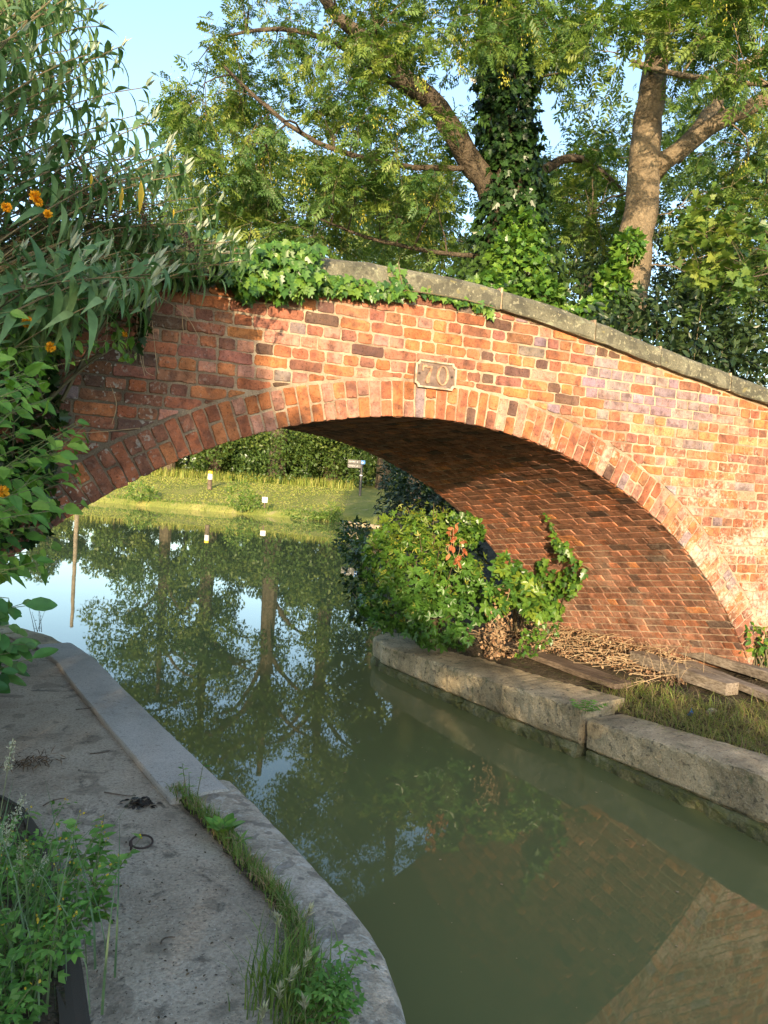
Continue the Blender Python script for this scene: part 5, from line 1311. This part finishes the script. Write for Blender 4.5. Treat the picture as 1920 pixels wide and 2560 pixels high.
for i, (x, y, n, h, lab) in enumerate(((60, 2260, 9, .33, 'yellow-flowered weed spilling over the matting, beside the tall seeding grass'), (170, 2240, 9, .30, 'yellow-flowered weed sprawling out over the towpath by the mooring ring'), (90, 2330, 9, .26, 'yellow-flowered weed on the matting corner below the sprawling one'),
                                    (20, 2420, 8, .34, 'yellow-flowered weed rooted behind the dark matting'), (250, 2180, 7, .24, 'low yellow-flowered weed nearest the mooring ring'), (40, 2120, 8, .28, 'yellow-flowered weed at the far end of the bed'), (200, 2060, 7, .14, 'small yellow-flowered weed creeping over the mossy bed end'), (-30, 2520, 7, .2, 'yellow-flowered weed among the litter at the near bed edge'))):
    b = at_z(x, y + 120, .50)
    herb('mustard_weed', lab, b, n, h, LOB if i % 2 else SER, L_WEED, .055 if i % 2 else .04, .55, L_YEL, per=15, group='yellow-flowered weeds along the bed')
# tall seeding grass
b = at_z(-10, 2480, .5); t = thing('seeding_grass', 'tall blue-green grass with pale fluffy seed heads on the bed', 'grass', b)
B3 = b + rng.normal(size=(130, 3)) * [.10, .10, 0]
grass_clump_mesh('blades', B3, .5, .2, L_GRASSB, t, 'stuff', wid=.003, lean=.6)
mb = MB(); SP = []
for (x, y, d) in ((33, 1850, 2.35), (55, 2110, 2.25), (118, 2140, 2.2), (12, 2060, 2.3), (30, 2290, 2.1), (60, 1990, 2.3)):
    e = at_depth(x, y, d); Q = curve_pts(b + rng.normal(size=3) * [.05, .05, 0], e, np.array([0, 0, .12]), 12); mb.add(*tube_vf(Q, np.linspace(.002, .001, 12), 4, False))
    m = 120; u = rng.random(m); g = unit((Q[-1] - Q[-3])[None])[0]
    SP.append(e - g * (u * .10)[:, None] + rng.normal(size=(m, 3)) * (.004 + .010 * u * (1.15 - u))[:, None])
mb.build('stalk', M_STEM, t, kind='stuff'); SP = np.concatenate(SP); scatter('seed_heads', rhomb(.25), SP, rdir(len(SP), .5), rdir(len(SP)), .009, L_SEED, t, 'stuff')
# barley heads near the camera side of the joint
t = thing('wall_barley', 'wall barley with bristly pale heads in the tall grass tuft', 'grass', at_z(730, 2540, .4)); mb = MB(); SP = []; SA = []
for (x, y) in ((735, 2430), (700, 2470), (770, 2390), (690, 2290), (775, 2270), (660, 2520), (760, 2500)):
    b = at_z(x - 10 + random.gauss(0, 20), y + 120, .4); e = at_depth(x, y, float((b - CAM) @ FW) - .03); Q = curve_pts(b, e, np.array([0, 0, .03]), 8); mb.add(*tube_vf(Q, np.linspace(.0016, .001, 8), 4, False))
    g = unit((Q[-1] - Q[-2])[None])[0]; m = 34; u = rng.random(m); SP.append(e - g * (u * .045)[:, None]); SA.append(g + rng.normal(size=(m, 3)) * .3)
mb.build('stalk', M_STEM, t, kind='stuff'); scatter('ears', rhomb(.09), np.concatenate(SP), np.concatenate(SA), rdir(7 * 34), .03, L_SEED, t, 'stuff')

# ================================================================== LEFT: BUDDLEIA, KERRIA, BROAD-LEAVED SHRUB
BL = lance(.105, 6, .03, .6, .36); BL2 = lance(.10, 5, .04, .15, .4)
def buddleia(label, base, tipset, leaf, dead=0, silver=True, pairs=9, slen=.62):
    t = thing('buddleia', label, 'shrub', base); mb = MB(); P = []; A = []; SPp = []; SA = []; N_ = []
    for e in tipset:
        b = base + rng.normal(size=3) * [.15, .15, .02]; L = np.linalg.norm(e - b)
        Q = curve_pts(b, e, np.array([0, 0, .30 * L]) + rng.normal(size=3) * .12, 16); mb.add(*tube_vf(Q, np.linspace(.009, .0022, 16), 5, False))
        d = np.r_[0, np.cumsum(np.linalg.norm(np.diff(Q, axis=0), axis=1))]
        up = unit((Q[-1] - Q[-3])[None])[0] * .5 + np.array([0, 0, .5]); up = up / np.linalg.norm(up)
        for k in range(pairs):
            s = d[-1] - slen * (k + .3) / pairs
            if s < 0: continue
            p = np.array([np.interp(s, d, Q[:, c]) for c in range(3)]); j = min(14, int(np.searchsorted(d, s))); g = unit((Q[j + 1] - Q[j])[None])[0]
            sd = np.cross(g, [.2, .1, 1]); sd /= np.linalg.norm(sd); w = np.cross(g, sd); a = k * 1.57 + random.uniform(-.4, .4); dv = sd * math.cos(a) + w * math.sin(a)
            for sg in (-1, 1):
                ax = g * (.6 - .07 * k) + sg * dv * .9 + rng.normal(size=3) * .15; ax[2] -= .22
                P.append(p); A.append(ax); N_.append(g * .8 + np.array([0, -.2, .8]) + rng.normal(size=3) * .2)
        if silver:
            for k in range(4):
                a = k * 1.57; SPp.append(e + rng.normal(size=3) * .004); SA.append(up + np.array([math.cos(a), math.sin(a), 0]) * .22)
    mb.build('stem', M_TWIG, t); P = np.array(P); A = np.array(A); n = len(P)
    scatter('leaves', BL, P, A, np.array(N_), leaf * (.55 + .7 * rng.random(n)), L_BUD, t, 'stuff')
    if silver: scatter('young_shoots', BL2, np.array(SPp), np.array(SA), rdir(len(SA)), leaf * .45 * (.7 + .5 * rng.random(len(SA))), L_SILV, t, 'stuff')
    return t
bb = np.array([-1.75, -0.55, .55])
tips_hi = px_targets([[0, -120], [200, -100], [260, 40], [330, 150], [380, 250], [420, 330], [480, 430], [420, 520], [330, 470], [200, 430], [0, 440]], 3.3, 4.7, 108)
tips_mid = px_targets([[330, 400], [470, 430], [560, 520], [610, 570], [630, 640], [560, 690], [470, 700], [400, 620]], 3.7, 4.5, 40)
tips_low = px_targets([[0, 600], [150, 590], [300, 600], [430, 640], [520, 700], [500, 760], [380, 780], [200, 740], [0, 720]], 2.9, 3.7, 34)
buddleia('tall buddleia with grey-green lance leaves arching over the left parapet', bb, tips_hi, .165)
buddleia('buddleia branches with pale silver tips reaching over the parapet ivy', bb + [.1, -.1, 0], np.concatenate([tips_mid, px_targets([[60, 540], [330, 520], [420, 600], [200, 640], [0, 640]], 3.6, 4.4, 18)]), .15)
buddleia('low buddleia shoots with large drooping leaves against the left end of the wall', bb + [.2, -.3, 0], tips_low, .19)
# brown bare stems in the gap
t = thing('bare_branch', 'tangle of brown bare branches inside the buddleia', 'branches', bb); mb = MB()
for i in range(55):
    a = at_depth(random.uniform(-60, 230), random.uniform(330, 560), random.uniform(3.6, 4.3)); e = at_depth(random.uniform(180, 430), random.uniform(480, 680), random.uniform(3.7, 4.3))
    if i % 3 == 0: a, e = at_depth(random.uniform(-60, 100), random.uniform(480, 640), 3.9), at_depth(random.uniform(100, 330), random.uniform(380, 560), 4.0)
    mb.add(*tube_vf(curve_pts(a, e, rng.normal(size=3) * .12, 9), np.linspace(.006, .002, 9), 4, False))
mb.build('stem', M_DRYSTEM if False else plain('brown_stem', (.17, .10, .06), .85), t)
t = thing('dead_flower_spike', 'brown spent buddleia flower spike hanging by the parapet', 'flower', at_depth(365, 500, 3.6))
for (x0, y0, x1, y1) in ((352, 492, 364, 555), (456, 575, 478, 625)):
    u = rng.random(150)[:, None]; a, b = at_depth(x0, y0, 3.6), at_depth(x1, y1, 3.6); P = a + (b - a) * u + rng.normal(size=(150, 3)) * .009
    scatter('spike', rhomb(.3), P, rdir(150), rdir(150), .013, leaf_mat('spent', (.06, .035, .025), (.12, .07, .05), (.2, .13, .09), .1, .9), t, 'stuff')
# yellow leaves in the buddleia
for (x, y, sz, d, lab) in ((352, 470, .15, 3.3, 'large yellow leaf hanging upright in the buddleia'), (303, 480, .12, 3.4, 'yellow leaf hanging beside the largest one'), (228, 450, .07, 3.4, 'small curled yellow leaf deep in the buddleia'), (434, 540, .05, 3.6, 'tiny yellow leaf near the spent flower spike')):
    p = at_depth(x, y - 20, d); tag(scatter('yellow_leaf', BL2, [p], [[.06, 0, -1]], [[.3, -1, .2]], np.array([sz]), L_YEL, rnd=np.array([.6])), lab, 'leaf', 'yellowed buddleia leaves')

def spray(label, name, base, tipset, tpl, mat, leaf, cat='shrub', pairs=9, slen=.55, rise=.25, flat=True, stem=M_STEM):
    t = thing(name, label, cat, base); mb = MB(); P = []; A = []; N_ = []
    for e in tipset:
        b = base + rng.normal(size=3) * [.2, .2, .05]; L = np.linalg.norm(e - b); Q = curve_pts(b, e, np.array([0, 0, rise * L]) + rng.normal(size=3) * .1, 14); mb.add(*tube_vf(Q, np.linspace(.004, .0013, 14), 4, False))
        d = np.r_[0, np.cumsum(np.linalg.norm(np.diff(Q, axis=0), axis=1))]
        for k in range(pairs):
            s = d[-1] - slen * k / pairs
            if s < 0: continue
            p = np.array([np.interp(s, d, Q[:, c]) for c in range(3)]); j = min(12, int(np.searchsorted(d, s))); g = unit((Q[j + 1] - Q[j])[None])[0]
            sd = np.cross(g, [0, 0, 1.0]); sd /= np.linalg.norm(sd) + 1e-6; ax = g * .45 + sd * (1 if k % 2 else -1) * .65 + rng.normal(size=3) * .2; ax[2] -= .35
            P.append(p); A.append(ax); N_.append(np.array([.25, -.75, .75]) + rng.normal(size=3) * .25)
    mb.build('stem', stem, t); n = len(P); P = np.array(P)
    scatter('leaves', tpl, P, np.array(A), np.array(N_), leaf * (.55 + .7 * rng.random(n)), mat, t, 'stuff'); return t
kb = np.array([-1.15, -1.75, .55])
ks = spray('kerria bush with toothed bright leaves hanging over the left arch foot', 'kerria', kb, np.concatenate([px_targets([[0, 1020], [200, 1030], [255, 1060], [230, 1150], [220, 1250], [140, 1340], [100, 1440], [0, 1440]], 2.5, 3.3, 60), px_targets([[0, 850], [120, 900], [150, 1000], [0, 1040]], 2.5, 3.2, 22)]), serrated(.30, 7), L_KER, .072)
spray('kerria shoots trailing across the shaded wall below the buddleia', 'kerria', kb + [0, .4, .6], px_targets([[0, 740], [200, 740], [330, 830], [340, 890], [240, 880], [120, 960], [0, 940]], 3.0, 4.0, 46), serrated(.30, 6), L_KER, .06)
for i, (x, y, d, r, lab) in enumerate(((88, 490, 3.1, .021, 'round orange kerria flower, topmost of the trio against the sky'), (97, 506, 3.1, .015, 'small kerria flower tucked under the topmost one'), (120, 534, 3.1, .016, 'kerria flower below the other two against the sky'), (70, 806, 3.0, .020, 'ragged orange kerria flower under the low buddleia leaves'),
                                  (126, 868, 3.0, .018, 'kerria flower on the shaded wall below the ragged one'), (4, 1230, 2.6, .022, 'yellow kerria flower among the toothed leaves at the arch foot'), (312, 836, 3.6, .012, 'tiny kerria bud beside the trailing ivy on the wall'), (16, 518, 3.1, .018, 'half-hidden kerria flower beside the brown stems'))):
    c = at_depth(x, y, d); n = 46; dd = rdir(n); 
    tag(scatter('kerria_flower', ellip(.34), np.tile(c, (n, 1)) + dd * r * .25, dd, rdir(n), r, L_FLOW), lab, 'flower', 'orange kerria flowers')
spray('broad-leaved shrub with oval veined leaves beside the kerb bend', 'broad_leaf_shrub', np.array([-1.0, -1.6, .5]), px_targets([[0, 1480], [60, 1500], [110, 1590], [90, 1660], [0, 1700]], 2.5, 2.9, 20), ellip(.27), L_DOG, .088, pairs=6, slen=.25)
# ivy trail and hanging dry tendrils on the shaded wall
loose_leaves('ivy', 'short yellow-green ivy trail on the shaded part of the wall', 'ivy', [[268, 820], [290, 800], [330, 850], [350, 880], [330, 900], [290, 870]], 3.9, 4.1, 26, ellip(.34), .045, L_KER, at_depth(270, 800, 4.0), M_TWIG)
t = thing('dry_tendrils', 'thin dry tendrils hanging down the shaded wall', 'tendrils', at_face(380, 800)); mb = MB()
for l in ([(378, 800), (355, 870), (360, 930), (385, 940)], [(380, 800), (388, 880), (395, 935)], [(250, 760), (280, 850), (190, 940)], [(355, 720), (340, 800), (345, 870), (362, 940)], [(460, 745), (455, 800), (460, 840)], [(275, 960), (295, 1010), (280, 1060)], [(150, 1085), (250, 1080), (350, 1070)], [(330, 715), (400, 740), (470, 790), (500, 850)]):
    Q = np.array([at_face(x, y, -.05) for x, y in l]); mb.add(*tube_vf(smooth_poly(Q, 16), np.full(16, .0022), 4, False))
mb.build('tendril', M_DRYSTEM, t)
# added dark leaves standing in for the wall's shade behind the low buddleia
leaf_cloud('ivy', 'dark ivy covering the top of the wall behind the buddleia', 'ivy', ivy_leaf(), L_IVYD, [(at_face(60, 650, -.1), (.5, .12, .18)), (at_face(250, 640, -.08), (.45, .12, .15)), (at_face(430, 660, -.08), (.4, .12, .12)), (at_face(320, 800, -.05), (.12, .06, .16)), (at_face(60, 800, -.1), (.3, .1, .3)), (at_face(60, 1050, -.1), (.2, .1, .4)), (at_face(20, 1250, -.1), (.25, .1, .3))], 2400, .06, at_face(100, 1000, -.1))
# sparse dark weed stalk at the kerb bend
herb('wiry_weed', 'dark wiry weed on the mossy kerb at the water', at_z(95, 1580, .41), 5, .28, rhomb(.2), L_IVYD, .02, .3, stemmat=M_WOODD, per=8)

# ================================================================== BEHIND THE VIEWER: unseen hedge added and shaped to shade towpath and water
hz = lambda s: np.interp(s, [-17, -9, -5.0, -3.9, -2.9, -1.7, -0.5, 4, 12], [7.0, 6.5, 5.6, 4.1, 2.9, 2.25, 2.0, 1.85, 1.7])  # top profile set by where the shadow should fall
for i, (s0, s1) in enumerate(((-15, -9.5), (-9.5, -6), (-6, -3.4), (-3.4, -1.0), (-1.0, 1.6), (1.6, 6), (6, 10.5))):
    n = int(3200 * (s1 - s0) / 2 * hz((s0 + s1) / 2) / 4); s = s0 - .15 + (s1 - s0 + .3) * rng.random(n); z = hz(s) * (1 - .98 * rng.random(n)) + rng.normal(size=n) * .05
    P = np.c_[s, -10.5 + .55 * rng.normal(size=n), z + .4]
    t = thing('shade_hedge', ['unseen tall hedge at the left end, added for shade', 'unseen tall hedge beyond the buddleia, added for shade', 'unseen high hedge at the towpath bend, added for shade', 'unseen sloping hedge back of the towpath, added for shade', 'unseen hedge facing the arch, added for shade', 'unseen low hedge along the water, added for shade', 'unseen hedge at the right end, added for shade'][i], 'hedge', ((s0 + s1) / 2, -10.5, .4), 'unseen hedge added behind the viewer for shade')
    scatter('foliage', ellip(.3), P, rdir(n), rdir(n), .2, L_DARK, t, 'stuff')
    mb = MB()
    for k in range(5):
        x = s0 + (s1 - s0) * random.random(); mb.add(*tube_vf(np.array([[x, -10.5, -.3], [x + .1, -10.4, hz(x) * .5], [x - .1, -10.5, hz(x) * .9]]), np.array([.06, .04, .01]), 6))
    mb.build('stem', M_BARKD, t)
mb = MB(); mb.add([[-40, -40, .38], [0.0, -40, .38], [0.0, -7.0, .38], [-40, -7.0, .38]], [[0, 1, 2, 3]])
mb.add([[0.0, -40, .37], [40, -40, .37], [40, -9.3, .37], [0.0, -9.3, .37]], [[0, 1, 2, 3]])
tag(mb.build('garden_ground', M_BANKGRASS), 'grass behind the towpath', 'ground', kind='structure')
